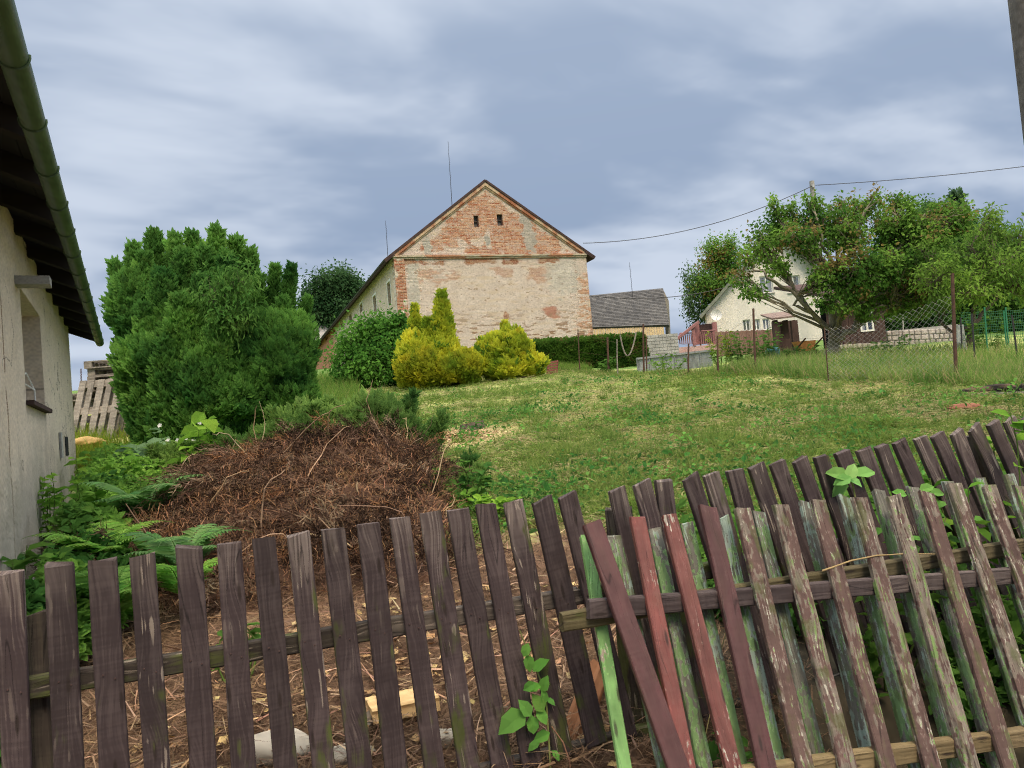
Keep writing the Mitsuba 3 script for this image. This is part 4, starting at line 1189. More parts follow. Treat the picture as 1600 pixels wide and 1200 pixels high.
def conifer(name, label, cat, flames, blobs, dens, size, pal, seed, group=None, T_=SPRAY, up=.9, trunk=.07):
    """shrubby conifer: upright flames (base point, top point, radius) and rounded masses, covered with sprays"""
    rng = np.random.default_rng(seed)
    key = thing(name, label, cat, group)
    P, D, tr = [], [], []
    for b, t, r in flames:
        b, t = np.asarray(b, float), np.asarray(t, float)
        L = np.linalg.norm(t - b)
        n = int(dens * L * r * 5)
        h = rng.beta(1.0, 1.25, n); a = rng.uniform(0, 2 * np.pi, n)
        prof = (np.clip(1 - h, 0, 1) ** .74) * (1 - .30 * np.exp(-h * 9))
        rad = r * prof * rng.uniform(.62, 1.05, n) * (1 + .5 * (meshkit.fbm(np.stack([np.cos(a) * 1.5, np.sin(a) * 1.5, h * L * 2.2], 1) + b * 3, 3, 4) - .5) * 1.4)
        out = np.stack([np.cos(a), np.sin(a), np.zeros(n)], 1)
        P.append(b + (t - b) * h[:, None] + out * rad[:, None]); D.append(norm(out + [0, 0, .35]))
        tr.append(tube(np.array([b - [0, 0, .3], (b + t) / 2, t - (t - b) * .06]), [trunk, trunk * .6, .008], 6))
    for c, r in blobs:
        r = np.asarray(r, float) * np.ones(3)
        n = int(dens * (r.prod() ** (2 / 3)) * 11)
        p, d = lobe_points(rng, c, r, n, .72)
        P.append(p); D.append(d)
    P, D = np.vstack(P), np.vstack(D)
    ok = P[:, 2] > H(P[:, 0], P[:, 1]) + .02
    P, D = P[ok], D[ok]
    dirs = norm(D * .75 + rand_dirs(rng, len(P)) * .55 + [0, 0, up])
    nn = norm(D + rand_dirs(rng, len(P)) * .7)
    part(key, 'trunk', join(tr)[:2], 'bark', smooth=True)
    part(key, 'crown', scatter(*T_, P, dirs, nn, size * rng.uniform(.6, 1.3, len(P)), pal(P, D, rng)), 'leaf')
    return key


def img_lobe(x, y, rx, ry, Y, ry_depth=None):
    c = at(x, y, Y); k = Y / F
    return (c, (rx * k, (ry_depth or (rx + ry) / 2) * k, ry * k))


# ------------------------------------------------------------------ the big conifers at the left
def flame(x, ytop, wpx, Y, ybot=690):
    b = at(330 + (x - 330) * .66, ybot, Y); b[2] = hz(b[0], b[1]); t = at(x - 2, ytop, Y)
    return (b, t, wpx * Y / F)


Y0 = 11.8
TH = pal2((.045, .130, .030), (.150, .305, .060), 2.2, .28)
conifer('thuja', 'large bright green many tipped thuja bush in the middle left beside the pallets', 'conifer',
        [flame(x, y, w, Y0 + dy) for x, y, w, dy in ((183, 416, 22, .5), (211, 388, 25, .4), (242, 368, 27, .2), (275, 375, 26, .1), (304, 370, 26, .3), (340, 364, 29, .1), (371, 379, 25, .4), (394, 398, 23, .5), (256, 430, 50, -.5), (318, 440, 50, -.6), (372, 450, 44, -.4), (196, 436, 24, -.2), (228, 404, 26, -.1), (288, 398, 28, -.2), (322, 396, 26, -.2), (356, 402, 26, -.2), (284, 470, 40, -.9), (228, 486, 36, -.7), (345, 500, 44, -1.0), (260, 540, 40, -1.1), (310, 560, 40, -1.2), (385, 540, 36, -.9), (215, 570, 30, -.8))],
        [img_lobe(250, 575, 52, 80, Y0 - .2), img_lobe(310, 585, 80, 80, Y0 - .4), img_lobe(375, 580, 66, 80, Y0 - .3), img_lobe(280, 640, 62, 50, Y0 - .6), img_lobe(350, 630, 90, 55, Y0 - .7), img_lobe(220, 490, 40, 60, Y0)],
        1150, .17, TH, 21, trunk=.06)
JD = pal2((.038, .115, .027), (.12, .26, .050), 2.2, .26)
conifer('conifer_bush', 'darker green conifer growing against the right side of the big thuja', 'conifer',
        [flame(x, y, w, Y0 + dy) for x, y, w, dy in ((410, 434, 22, -.2), (433, 420, 22, 0), (459, 416, 23, -.1), (483, 468, 20, 0), (446, 470, 44, -.5))],
        [img_lobe(440, 570, 56, 80, Y0 - .5), img_lobe(452, 630, 46, 40, Y0 - .7), img_lobe(400, 610, 44, 60, Y0 - .7)],
        1150, .125, JD, 22, T_=SPRAY_FINE, trunk=.05)
b = at(335, 700, 10.9); b[2] = hz(b[0], b[1])
tree('leafy_sapling', 'pale green leafy sapling growing up through the front of the thuja', 'sapling', b,
     [img_lobe(335, 450, 30, 36, 10.9), img_lobe(375, 440, 26, 40, 10.9), img_lobe(352, 500, 36, 40, 10.8), img_lobe(385, 490, 24, 34, 10.9)], 34, 13, .085, pal2((.055, .14, .03), (.13, .25, .055), 2, .22), .02, 23, leafT=(LEAF[0] * [.6, 1.35, 1.1], LEAF[1]), droop=.5, fork=.6)

# ------------------------------------------------------------------ shrubs at the top of the lawn
b = g(582, 604)
YB = b[1] - .6
tree('hazel_bush', 'rounded dark green broad leaved bush below the barn eaves', 'bush', b,
     [img_lobe(560, 530, 36, 34, YB), img_lobe(605, 522, 42, 34, YB), img_lobe(635, 535, 26, 36, YB), img_lobe(545, 568, 34, 34, YB - .4), img_lobe(590, 570, 46, 38, YB - .7), img_lobe(630, 575, 34, 34, YB - .4), img_lobe(580, 508, 20, 14, YB), img_lobe(625, 503, 18, 13, YB)],
     95, 14, .125, pal2((.034, .110, .020), (.11, .25, .042), 1.8, .24), .04, 24, leafT=LEAF, droop=.25, fork=.25, inner=.7)
GOLD = pal2((.19, .28, .026), (.54, .535, .050), 2.6, .24, third=(.10, .19, .025), f3=.02)
YG = g(690, 602)[1] - .3


def gflame(x, ytop, w, Y, ybot=600):
    b = at(x, ybot, Y); b[2] = hz(b[0], b[1])
    return (b, at(x - 5, ytop, Y), w * Y / F)


conifer('golden_conifer', 'tall pointed golden yellow conifer, the highest of the yellow shrubs', 'conifer', [gflame(695, 456, 30, YG), gflame(672, 500, 22, YG), gflame(708, 520, 20, YG - .2)], [img_lobe(690, 565, 34, 36, YG - .2)], 600, .15, GOLD, 31, 'golden conifers')
conifer('golden_conifer', 'narrow golden conifer between the green bush and the tallest yellow one', 'conifer', [gflame(653, 478, 19, YG + .3), gflame(642, 520, 20, YG)], [img_lobe(650, 560, 28, 36, YG - .2)], 600, .15, GOLD, 32, 'golden conifers')
rng = np.random.default_rng(3)
conifer('golden_conifer', 'low yellow green conifer spreading at the foot of the tall golden ones', 'conifer', [gflame(664, 548, 20, YG - .8), gflame(735, 550, 18, YG - .8)], [img_lobe(640, 578, 20, 24, YG - .8), img_lobe(662, 574, 24, 28, YG - .9), img_lobe(700, 582, 24, 18, YG - .9), img_lobe(728, 574, 22, 20, YG - .9)], 640, .14, pal2((.13, .20, .02), (.44, .40, .03), 2.0, .18), 33, 'golden conifers')
conifer('golden_conifer', 'broad mounded golden conifer in front of the barn gable, right of the tall one', 'conifer', [gflame(793, 505, 13, YG + .4), gflame(780, 530, 22, YG + .2), gflame(812, 535, 20, YG + .2)],
        [img_lobe(770, 552, 28, 26, YG), img_lobe(800, 545, 30, 28, YG), img_lobe(830, 570, 22, 18, YG - .2), img_lobe(790, 578, 30, 16, YG - .4), img_lobe(752, 570, 22, 22, YG - .2)], 600, .15, GOLD, 34, 'golden conifers')

# clipped hedge
rng = np.random.default_rng(41)
hk = thing('hedge', 'clipped dark green hedge in front of the barn corner', 'hedge')
YHG = 27.0
A, B = at(822, 585, YHG), at(1012, 580, YHG + .6)
ax = (B - A) * [1, 1, 0]; L = np.linalg.norm(ax); ax /= L; nn = np.array([ax[1], -ax[0], 0])
zb0, zb1 = at(822, 588, YHG)[2] - .2, at(1012, 585, YHG)[2] - .2
zt0, zt1 = at(822, 537, YHG)[2], at(1012, 522, YHG)[2]
n = 26000
u, w_, s_ = rng.uniform(0, 1, n), rng.uniform(0, 1, n), rng.integers(0, 10, n)
dp = 1.0
depth = np.where(s_ < 6, 0.0, rng.uniform(0, dp, n)); hh = np.where(s_ < 6, w_, 1.0)
uu = np.where(s_ == 9, 1.0, u); hh = np.where(s_ == 9, w_, hh)
zt = zt0 + (zt1 - zt0) * uu; zb = zb0 + (zb1 - zb0) * uu
p = A * [1, 1, 0] + ax * (uu * L)[:, None] - nn * depth[:, None]
p[:, 2] = zb + (zt - zb) * hh
outw = np.where((s_ < 6)[:, None], nn, np.where((s_ == 9)[:, None], ax, np.array([0, 0, 1.0])))
p += outw * (rng.normal(0, .03, n) + .16 * (meshkit.fbm(p * 1.6, 3, 3) - .5))[:, None]
fol = scatter(*SPRAY, p, norm(outw * .6 + rand_dirs(rng, n) * .7 + [0, 0, .6]), norm(outw + rand_dirs(rng, n) * .6), .13 * rng.uniform(.6, 1.3, n), pal2((.035, .095, .016), (.11, .20, .032), 1.6, .22, third=(.15, .12, .05), f3=.03)(p, outw, rng))
part(hk, 'foliage', fol, 'leaf')
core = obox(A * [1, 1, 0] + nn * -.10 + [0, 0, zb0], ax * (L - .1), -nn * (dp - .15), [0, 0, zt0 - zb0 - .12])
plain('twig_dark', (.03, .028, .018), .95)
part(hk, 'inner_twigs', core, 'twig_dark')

# ------------------------------------------------------------------ fruit trees and trees behind
AP = pal2((.055, .135, .026), (.175, .305, .055), 1.6, .28, third=(.21, .165, .06), f3=.03, hi=.10)
b = at(1290, 568, 18.2); b[2] = hz(b[0], b[1])
YA = 18.0
tree('apricot_tree', 'spreading fruit tree with reddish young leaves and a thick pale trunk', 'tree', b,
     [img_lobe(*l, YA + dy) for l, dy in (((1190, 376, 28, 32), .2), ((1215, 350, 24, 34), .6), ((1250, 370, 38, 28), -.3), ((1275, 345, 34, 34), .4), ((1320, 360, 42, 42), 0), ((1345, 325, 24, 24), .5), ((1395, 350, 40, 44), .3), ((1400, 312, 16, 16), .6), ((1440, 370, 44, 44), 0),
                                         ((1490, 345, 32, 32), .3), ((1335, 420, 48, 34), -.6), ((1385, 412, 42, 32), -.4), ((1295, 425, 30, 24), -.5), ((1172, 452, 20, 12), -.2), ((1440, 420, 40, 40), .2), ((1470, 325, 20, 18), .4), ((1235, 330, 12, 20), .5), ((1405, 450, 30, 22), .2), ((1335, 455, 26, 16), -.5), ((1207, 322, 8, 18), .3), ((1268, 316, 9, 18), .3), ((1318, 318, 10, 16), .1), ((1372, 312, 9, 18), .2), ((1425, 318, 10, 18), .1), ((1510, 325, 10, 14), .2), ((1165, 405, 10, 20), .1), ((1152, 432, 18, 13), .0), ((1290, 468, 24, 16), -.6), ((1400, 478, 26, 14), .1), ((1360, 488, 18, 10), -.3), ((1455, 455, 26, 24), .1), ((1362, 468, 30, 16), .0), ((1428, 484, 26, 14), .2), ((1212, 418, 20, 13), -.2), ((1325, 484, 20, 10), -.5))],
     40, 19, .094, AP, .17, 51, droop=.25, bark='bark_mossy', fork=.27, wob=.25, inner=.35, tw=.9, t0=.55, jit=.055)
b = at(1503, 556, 17.0); b[2] = hz(b[0], b[1])
PE = pal2((.075, .15, .03), (.19, .31, .055), 1.4, .18)
NARROW = (LEAF[0] * [.75, 1.3, 1.2], LEAF[1])
pt_ = tree('peach_tree', 'fruit tree with drooping light green leaves and whitewashed trunk at the right', 'tree', b,
           [img_lobe(*l, 17.0 + dy) for l, dy in (((1470, 430, 42, 34), -.4), ((1515, 390, 36, 34), .0), ((1545, 355, 30, 30), .3), ((1450, 400, 30, 30), .2), ((1560, 410, 44, 40), -.3), ((1530, 450, 40, 34), -.5), ((1465, 462, 34, 22), -.3), ((1590, 370, 30, 30), .2), ((1605, 440, 40, 44), 0), ((1640, 400, 40, 50), 0), ((1555, 330, 14, 20), .2))],
           44, 15, .085, PE, .085, 52, leafT=NARROW, droop=.42, bark='bark', fork=.28, wob=.2, inner=.35, t0=.5, jit=.06)
tp = at(1496, 508, 16.97)
fkw = np.array([b + (tp - b) * t for t in np.linspace(0, 1, 5)]) - [0, .03, 0]
part(pt_, 'limewash_coat', tube(fkw, [.118, .112, .108, .104, .102], 10), 'limewash', smooth=40)
far = [('birch', 'slender birch with hanging branches behind the left end of the cream house', 'birch trees', [(1080, 440, 16, 34), (1078, 480, 14, 34), (1096, 455, 18, 40), (1090, 500, 12, 26)], 55, (1092, 560), (.055, .11, .04), (.11, .19, .07), 60, 14, .15, .9, .07),
       ('maple_tree', 'green and reddish topped tree rising behind the cream house roof', None, [(1118, 400, 26, 30), (1140, 415, 24, 40), (1110, 440, 30, 34), (1142, 385, 10, 24), (1130, 465, 34, 36), (1115, 385, 10, 20)], 54, (1125, 560), (.055, .14, .024), (.15, .27, .05), 110, 15, .19, .2, .14),
       ('broadleaf_tree', 'large dark deciduous tree beyond the long barn roof', None, [(520, 440, 40, 26), (495, 465, 30, 30), (545, 470, 34, 36), (515, 490, 40, 34), (552, 445, 18, 18), (485, 495, 24, 24)], 100, (515, 600), (.030, .075, .030), (.065, .13, .05), 190, 14, .42, .2, .25),
       ('broadleaf_tree', 'dense green tree behind the stone wall, left of the peach tree', None, [(1410, 490, 40, 34), (1440, 450, 44, 40), (1400, 450, 40, 40), (1460, 500, 40, 30), (1380, 410, 40, 40), (1430, 400, 40, 40), (1400, 506, 34, 26), (1440, 508, 40, 24), (1478, 505, 30, 26)], 32, (1425, 545), (.035, .10, .020), (.11, .22, .042), 150, 14, .17, .2, .12),
       ('broadleaf_tree', 'shadowy green tree directly behind the whitewashed fruit tree trunk', None, [(1510, 480, 44, 34), (1550, 450, 44, 44), (1500, 430, 44, 40), (1580, 490, 40, 34), (1540, 395, 44, 36), (1510, 512, 40, 24), (1560, 508, 44, 26), (1600, 500, 40, 30)], 30, (1535, 545), (.034, .092, .020), (.10, .20, .042), 150, 14, .16, .2, .12),
       ('broadleaf_tree', 'dark green tree at the far right behind the fruit tree', None, [(1600, 400, 50, 40), (1640, 440, 60, 60), (1610, 470, 50, 50), (1580, 380, 30, 24), (1680, 420, 50, 60)], 36, (1620, 560), (.034, .095, .022), (.095, .19, .045), 150, 14, .19, .2, .14),
       ('broadleaf_tree', 'tall hillside tree behind the top of the reddish fruit tree', None, [(1450, 335, 40, 22), (1500, 365, 50, 34), (1550, 380, 44, 30), (1420, 370, 40, 34), (1480, 400, 60, 40)], 62, (1490, 520), (.032, .09, .024), (.085, .17, .045), 170, 14, .30, .2, .2)]
for (nm, lab, gr, lb, Yf, bs, ca, cb, tw_, pr, lf, dr_, rt) in far:
    b = at(bs[0], bs[1], Yf); b[2] = hz(b[0], b[1]) - .5
    tree(nm, lab, 'tree', b, [img_lobe(*l, Yf) for l in lb], tw_, pr, lf, pal2(ca, cb, .7 * 20 / Yf + .3, .18, third=(.22, .16, .05) if nm == 'maple_tree' else None, f3=.05, hi=.15), rt, 60 + len(lab), droop=dr_, fork=.4, wob=.4, inner=.55, tw=.7)
for (x, yt, w, lab) in ((1494, 300, 20, 'pointed dark spruce top rising above the fruit tree, the taller of two'), (1452, 318, 18, 'slimmer spruce top left of the taller spruce')):
    Yf = 70.0
    b = at(x, 430, Yf); b[2] = hz(b[0], b[1])
    conifer('spruce', lab, 'tree', [(b, at(x, yt, Yf), w * .75 * Yf / F)], [], 26, .8, pal2((.03, .075, .035), (.07, .13, .06), .4, .2), 71, up=-.1, trunk=.2)

# ------------------------------------------------------------------ the wire fence at the top of the lawn, garden stakes
wf = thing('wire_fence', 'sagging wire fence on rusty posts along the edge of the mown plot', 'fence')
PO = [(905, 578, 903, 515, .03, 'rust', .05), (950, 578, 949, 527, .055, 'rust', 0), (964, 588, 964, 530, .03, 'grey_timber', 0), (1005, 587, 1005, 506, .04, 'rust', 0), (1009, 583, 1010, 528, .03, 'rust', 0), (1074, 588, 1076, 537, .035, 'rust', 0), (1121, 590, 1121, 525, .04, 'rust', 0), (1180, 588, 1177, 482, .045, 'rust', 0), (1292, 580, 1288, 512, .02, 'rust', 0), (1493, 604, 1488, 427, .048, 'rust', 0)]
tops = {}
for k, (xb, yb, xt, yt, w, m_, _) in enumerate(PO):
    b = g(xb, yb)
    if k == 8: b = at(xb, yb, 13.4); b[2] = hz(b[0], b[1])
    t = at(xt, yt, b[1])
    tops[k] = (b, t)
    part(wf, 'post', tube(np.array([b - [0, 0, .3], b * .5 + t * .5 + [.005, 0, 0], t]), np.array([1.1, 1, .95]) * w * .55, 8), m_, smooth=40)
wires = []
for a_, c_ in ((7, 6), (6, 5), (5, 3), (3, 2), (2, 1), (1, 0), (7, 9)):
    for f in (.5, .92):
        p0, p1 = tops[a_][0] * (1 - f) + tops[a_][1] * f, tops[c_][0] * (1 - f) + tops[c_][1] * f
        if (a_, c_) == (7, 9) and f > .9: continue
        wires.append(tube(curve(p0, p1, [0, 0, -.015], 8), .0018, 4, False))
part(wf, 'line_wires', join(wires)[:2], 'rust')
# chain link between the near post and the thin one by the trunk
b9, t9 = tops[9]; b8, t8 = tops[8]
t8 = b8 + (t8 - b8) * .96
e9 = b9 + (t9 - b9) * .80
span = np.linalg.norm((b9 - b8)[:2]); cell = .10
cl = []
nc = int(span / cell)
rowsN = int(1.30 / cell)
for k in range(nc):
    pts = []
    for r in range(rowsN + 1):
        u = (k + (r % 2)) / nc; v = r / rowsN
        lo_ = b9 + (b8 - b9) * u; hi_ = e9 + (t8 - e9) * u
        q = lo_ + (hi_ - lo_) * v - [0, 0, .10 * math.sin(math.pi * u) * v]
        q[2] += .03
        pts.append(q)
    pts = np.array(pts)
    cl.append(tube(pts, .0018, 3, False))
    pts2 = pts.copy()
    for r in range(rowsN + 1):
        u = (k + 1 - (r % 2)) / nc
        lo_ = b9 + (b8 - b9) * u; hi_ = e9 + (t8 - e9) * u
        pts2[r] = lo_ + (hi_ - lo_) * (r / rowsN) - [0, 0, .10 * math.sin(math.pi * u) * (r / rowsN)] + [0, 0, .03]
    cl.append(tube(pts2, .0018, 3, False))
part(wf, 'chain_link', join(cl)[:2], 'wire_steel')
lp0, lp1 = at(969, 523, 22.0), at(994, 519, 22.0)
whole('rope', tube(curve(lp0, lp1, at(981, 556, 22.0) - (lp0 + lp1) / 2, 14), .022, 6), 'grey_timber', 'pale rope hanging in a loop between the wire fence posts', 'rope')
SK = [(1525, 582, 1518, 490, 'cable_black', 'second dark thin stake from the rusty post'), (1504, 566, 1501, 496, 'cable_black', 'dark thin stake nearest the rusty post'), (1544, 560, 1538, 480, 'stake_green', 'bright green stake left of the pair of green stakes'), (1574, 556, 1568, 485, 'stake_green', 'left one of the pair of bright green stakes'), (1578, 566, 1571, 480, 'stake_green', 'right one of the pair of bright green stakes'), (1594, 588, 1581, 492, 'cable_black', 'dark thin stake at the right edge of the garden'), (1411, 505, 1410, 465, 'wire_steel', 'thin pale rod sticking up above the stone wall')]
for k, (xb, yb, xt, yt, m_, lab) in enumerate(SK):
    Yk = 14.2 if k in (0, 5) else 16.0
    if k == 6: Yk = 25.0
    b, t = at(xb, yb, Yk), at(xt, yt, Yk)
    whole('garden_stake', tube(np.array([b + (b - t) * .25, b, t]), .016, 6), m_, lab, 'stake', 'garden stakes')
gn = []
A, B = at(1508, 548, 19.0), at(1640, 545, 18.0)
for k in range(46):
    f = k / 45
    q = A + (B - A) * f
    gn.append(tube(np.array([q, q + [0, 0, .95]]), .004, 3, False))
for k in range(16):
    gn.append(tube(np.array([A + [0, 0, k * .063], B + [0, 0, k * .063]]), .004, 3, False))
whole('garden_netting', join(gn)[:2], 'stake_green', 'dark green wire netting fence across the far right of the garden', 'netting')

# ------------------------------------------------------------------ poles and cables
pc = at(1270, 300, 43.0); ph = at(1269, 283, 43.0)[2]; pbz = hz(pc[0], pc[1])
kp = thing('utility_pole', 'pale concrete utility pole rising behind the fruit tree', 'utility pole')
part(kp, 'shaft', tube(np.array([[pc[0], pc[1], pbz - .5], [pc[0], pc[1], ph]]), [.20, .13], 12), 'concrete', smooth=40)
part(kp, 'insulator', tube(np.array([[pc[0] - .02, pc[1] - .17, ph - .40], [pc[0] - .02, pc[1] - .17, ph - .26]]), .06, 8), 'curtain')
pr_ = at(1606, 30, 7.5)
np_ = thing('utility_pole', 'dark mottled pole close by at the top right edge', 'utility pole')
part(np_, 'shaft', tube(np.array([[pr_[0], pr_[1], hz(pr_[0], pr_[1]) - .4], [pr_[0], pr_[1], 5], [pr_[0], pr_[1], 9.0]]), [.17, .15, .14], 16), 'pole_mat', smooth=40)
c0_ = gab(911, 380, .3); c1_ = np.array([pc[0], pc[1] - .18, ph - .30])
whole('cable', tube(curve(c0_, c1_, [0, 0, -.75], 24), .020, 5), 'cable_black', 'overhead cable sagging from the barn roof to the concrete pole', 'cable')
c2_ = at(1900, 214, 40.0)
whole('cable', tube(curve(c1_ + [.1, 0, 0], c2_, [0, 0, -.35], 24), .020, 5), 'cable_black', 'overhead cable running right from the concrete pole past the near pole', 'cable')
whole('cable', tube(curve(gab(921, 462, .05), at(1146, 446, YH - .1), [0, 0, -.42], 24), .022, 5), 'cable_black', 'low cable crossing in front of the tiled shed roof', 'cable')

# ------------------------------------------------------------------ dead brush pile and its litter
BC, BRX, BRY = np.array([-1.68, 6.2]), 1.22, 1.75


def pile(x, y):
    x, y = np.asarray(x, float), np.asarray(y, float)
    p = np.stack([x, y, 0 * x], -1)
    e = meshkit.fbm(p * 1.0 + 3, 3, 12) - .5; e2 = meshkit.fbm(p * 2.4 + 13, 3, 14) - .5
    xx = (x - BC[0] + .06 + .12 * (y - BC[1])) / BRX + e2 * .35
    yy = (y - BC[1]) / BRY + e * .55
    fx = np.clip(1 - np.abs(xx) ** 3.2, 0, 1) ** .7
    fy = np.clip((yy + 1.05) / 1.5, 0, 1) ** .85 * np.clip((1.12 - yy) / .35, 0, 1) ** .6
    h = .51 * fx * fy
    lump = 1 - np.abs(2 * meshkit.fbm(p * 1.9 + 7, 3, 17) - 1) * 1.5
    return h * (.72 + .42 * lump) + (.16 * e2 + .10 * (meshkit.fbm(p * 6, 2, 19) - .5)) * (h > .04)


bp = thing('brush_pile', 'wide heap of dead reddish brown juniper brush in the front left of the plot', 'brush pile')
xs, ys = np.meshgrid(np.linspace(BC[0] - 1.9, BC[0] + 1.9, 130), np.linspace(BC[1] - 2.3, BC[1] + 2.2, 150))
hh = pile(xs, ys)
V = np.stack([xs, ys, H(xs, ys) + hh - .06], -1).reshape(-1, 3)
i, j = np.meshgrid(np.arange(149), np.arange(129), indexing='ij'); a = (i * 130 + j).ravel()
part(bp, 'matted_core', (V, np.stack([a, a + 1, a + 131, a + 130], 1)), 'brush_core', smooth=True)
rng = np.random.default_rng(77)


def on_pile(n, lift=.05):
    x = rng.uniform(BC[0] - 1.8, BC[0] + 1.8, n * 3); y = rng.uniform(BC[1] - 2.1, BC[1] + 2.1, n * 3)
    h = pile(x, y); ok = np.nonzero(h > .05)[0][:n]
    x, y, h = x[ok], y[ok], h[ok]
    e = .03
    gr = np.stack([-(pile(x + e, y) - h) / e, -(pile(x, y + e) - h) / e, np.ones(len(x))], 1)
    return np.stack([x, y, H(x, y) + h + rng.uniform(-.05, lift, len(x))], 1), norm(gr)


NPL, PER = 1500, 58
P, N_ = on_pile(NPL, .10)
NPL = len(P)
flow = np.stack([meshkit.fbm(P * .9 + 5, 2, 31) - .5, meshkit.fbm(P * .9 + 50, 2, 32) - .62, meshkit.fbm(P * .9 + 90, 2, 33) - .5], 1) * 5
ax = norm(flow + rand_dirs(rng, NPL) * .8 + N_ * .35)
Lp = rng.uniform(.22, .55, NPL)
t = rng.uniform(0, 1, (NPL, PER)); dn = np.array([0, 0, -.55])
pos = P[:, None] + ax[:, None] * (Lp[:, None] * t)[..., None] + dn * ((t ** 2) * Lp[:, None] * .6)[..., None] + rng.normal(0, .014, (NPL, PER, 3))
dd = norm(ax[:, None] * .9 + dn * t[..., None] + rng.normal(0, .42, (NPL, PER, 3)))
tone = mixcol((.045, .030, .023), (.19, .118, .084), (meshkit.fbm(P * 1.5, 3, 41) - .3) / .4 + rng.normal(0, .22, NPL))
pick = rng.uniform(0, 1, NPL)
tone = np.where((pick < .10)[:, None], (.30, .22, .15), np.where((pick > .96)[:, None], (.27, .135, .07), tone))
col = np.repeat(tone, PER, 0) * tint(rng, NPL * PER, (1, 1, 1), .22)
L_ = rng.uniform(.05, .13, NPL * PER)
part(bp, 'dead_sprays', scatter(*TWIG, pos.reshape(-1, 3), dd.reshape(-1, 3), rand_dirs(rng, NPL * PER), np.stack([rng.uniform(.004, .010, NPL * PER), L_, L_], 1), np.clip(col, .01, .6)), 'dry', kind='stuff')
P, N_ = on_pile(16000, .16)
d = norm(rand_dirs(rng, len(P)) + N_ * .8)
L_ = rng.uniform(.04, .10, len(P))
part(bp, 'dry_needles', scatter(*TWIG, P, d, N_, np.stack([L_ * .06, L_, L_], 1), tint(rng, len(P), (.27, .15, .085), .3)), 'dry', kind='stuff')
P, N_ = on_pile(46, .10)
for p, n_ in zip(P, N_):
    d = norm(rng.normal(0, 1, 3) + n_ * .5) * rng.uniform(.25, .7)
    if p[2] + d[2] < H(p[0] + d[0], p[1] + d[1]): d[2] = abs(d[2])
    c_ = curve(p, p + d, rng.normal(0, .06, 3) + n_ * .05, 7, rng, .01)
    r_ = rng.uniform(.004, .008)
    part(bp, 'bare_branch', paint(tube(c_, np.linspace(r_, r_ * .4, 7), 4), tint(rng, 1, (.36, .26, .17), .2)[0]), 'dry')
rng = np.random.default_rng(78)
n = 52000
y = 2.35 + 3.6 * rng.uniform(0, 1, n) ** 1.25; x = rng.uniform(-.72, .36, n) * y
keep = (x > -2.8) & (x < 1.25 - .12 * y + rng.normal(0, .18, n))
x, y = x[keep], y[keep]
P = np.stack([x, y, H(x, y) + rng.uniform(0, .035, len(x))], 1)
a = rng.uniform(0, 2 * np.pi, len(x))
d = np.stack([np.cos(a), np.sin(a), rng.normal(.06, .22, len(x))], 1)
t = (meshkit.fbm(P * 1.7, 3, 43) - .3) / .4 + rng.normal(0, .3, len(x))
col = mixcol((.09, .055, .036), (.33, .215, .135), t) * tint(rng, len(x), (1, 1, 1), .25)
L_ = rng.uniform(.04, .16, len(x))
whole('needle_litter', scatter(*TWIG, P, d, np.tile([0, 0, 1.0], (len(x), 1)) + rng.normal(0, .2, (len(x), 3)), np.stack([rng.uniform(.0022, .006, len(x)), L_, L_ * .6], 1), np.clip(col, .01, .7)), 'dry', 'brown needle litter and dry twigs on the ground behind the fence', 'litter', kind='stuff')
n = 2600
y = 2.4 + 3.2 * rng.uniform(0, 1, n); x = rng.uniform(-.6, .3, n) * y
a = rng.uniform(0, 2 * np.pi, n)
P = np.stack([x, y, H(x, y) + rng.uniform(.01, .06, n)], 1)
d = np.stack([np.cos(a), np.sin(a), rng.normal(.05, .2, n)], 1); L_ = rng.uniform(.10, .34, n)
keep = (x > -2.6) & (x < .9 - .1 * y)
whole('twig_litter', tuple(scatter(*TWIG, P[keep], d[keep], np.tile([0, 0, 1.0], (keep.sum(), 1)) + rng.normal(0, .3, (keep.sum(), 3)), np.stack([rng.uniform(.005, .011, n), L_, L_ * .5], 1)[keep], tint(rng, n, (.25, .165, .11), .45)[keep])), 'dry', 'thicker loose twigs strewn over the needle litter behind the fence', 'litter', kind='stuff')
# chips and cut pieces among the litter
n = 420
y = rng.uniform(2.5, 4.4, n); x = rng.uniform(-1.6, .5, n)
P = np.stack([x, y, H(x, y) + .02], 1)
CH = (np.array([[-.4, 0, 0], [.4, .1, .05], [.35, 1, .1], [-.3, .9, .0]], float), np.array([[0, 1, 2], [0, 2, 3]]))
whole('wood_chips', scatter(*CH, P, rand_dirs(rng, n) * [1, 1, .25], np.tile([0, 0, 1.0], (n, 1)) + rng.normal(0, .3, (n, 3)), rng.uniform(.02, .055, n), tint(rng, n, (.55, .38, .19), .2)), 'dry', 'pale wood chips scattered in the litter behind the fence', 'wood chips', kind='stuff')


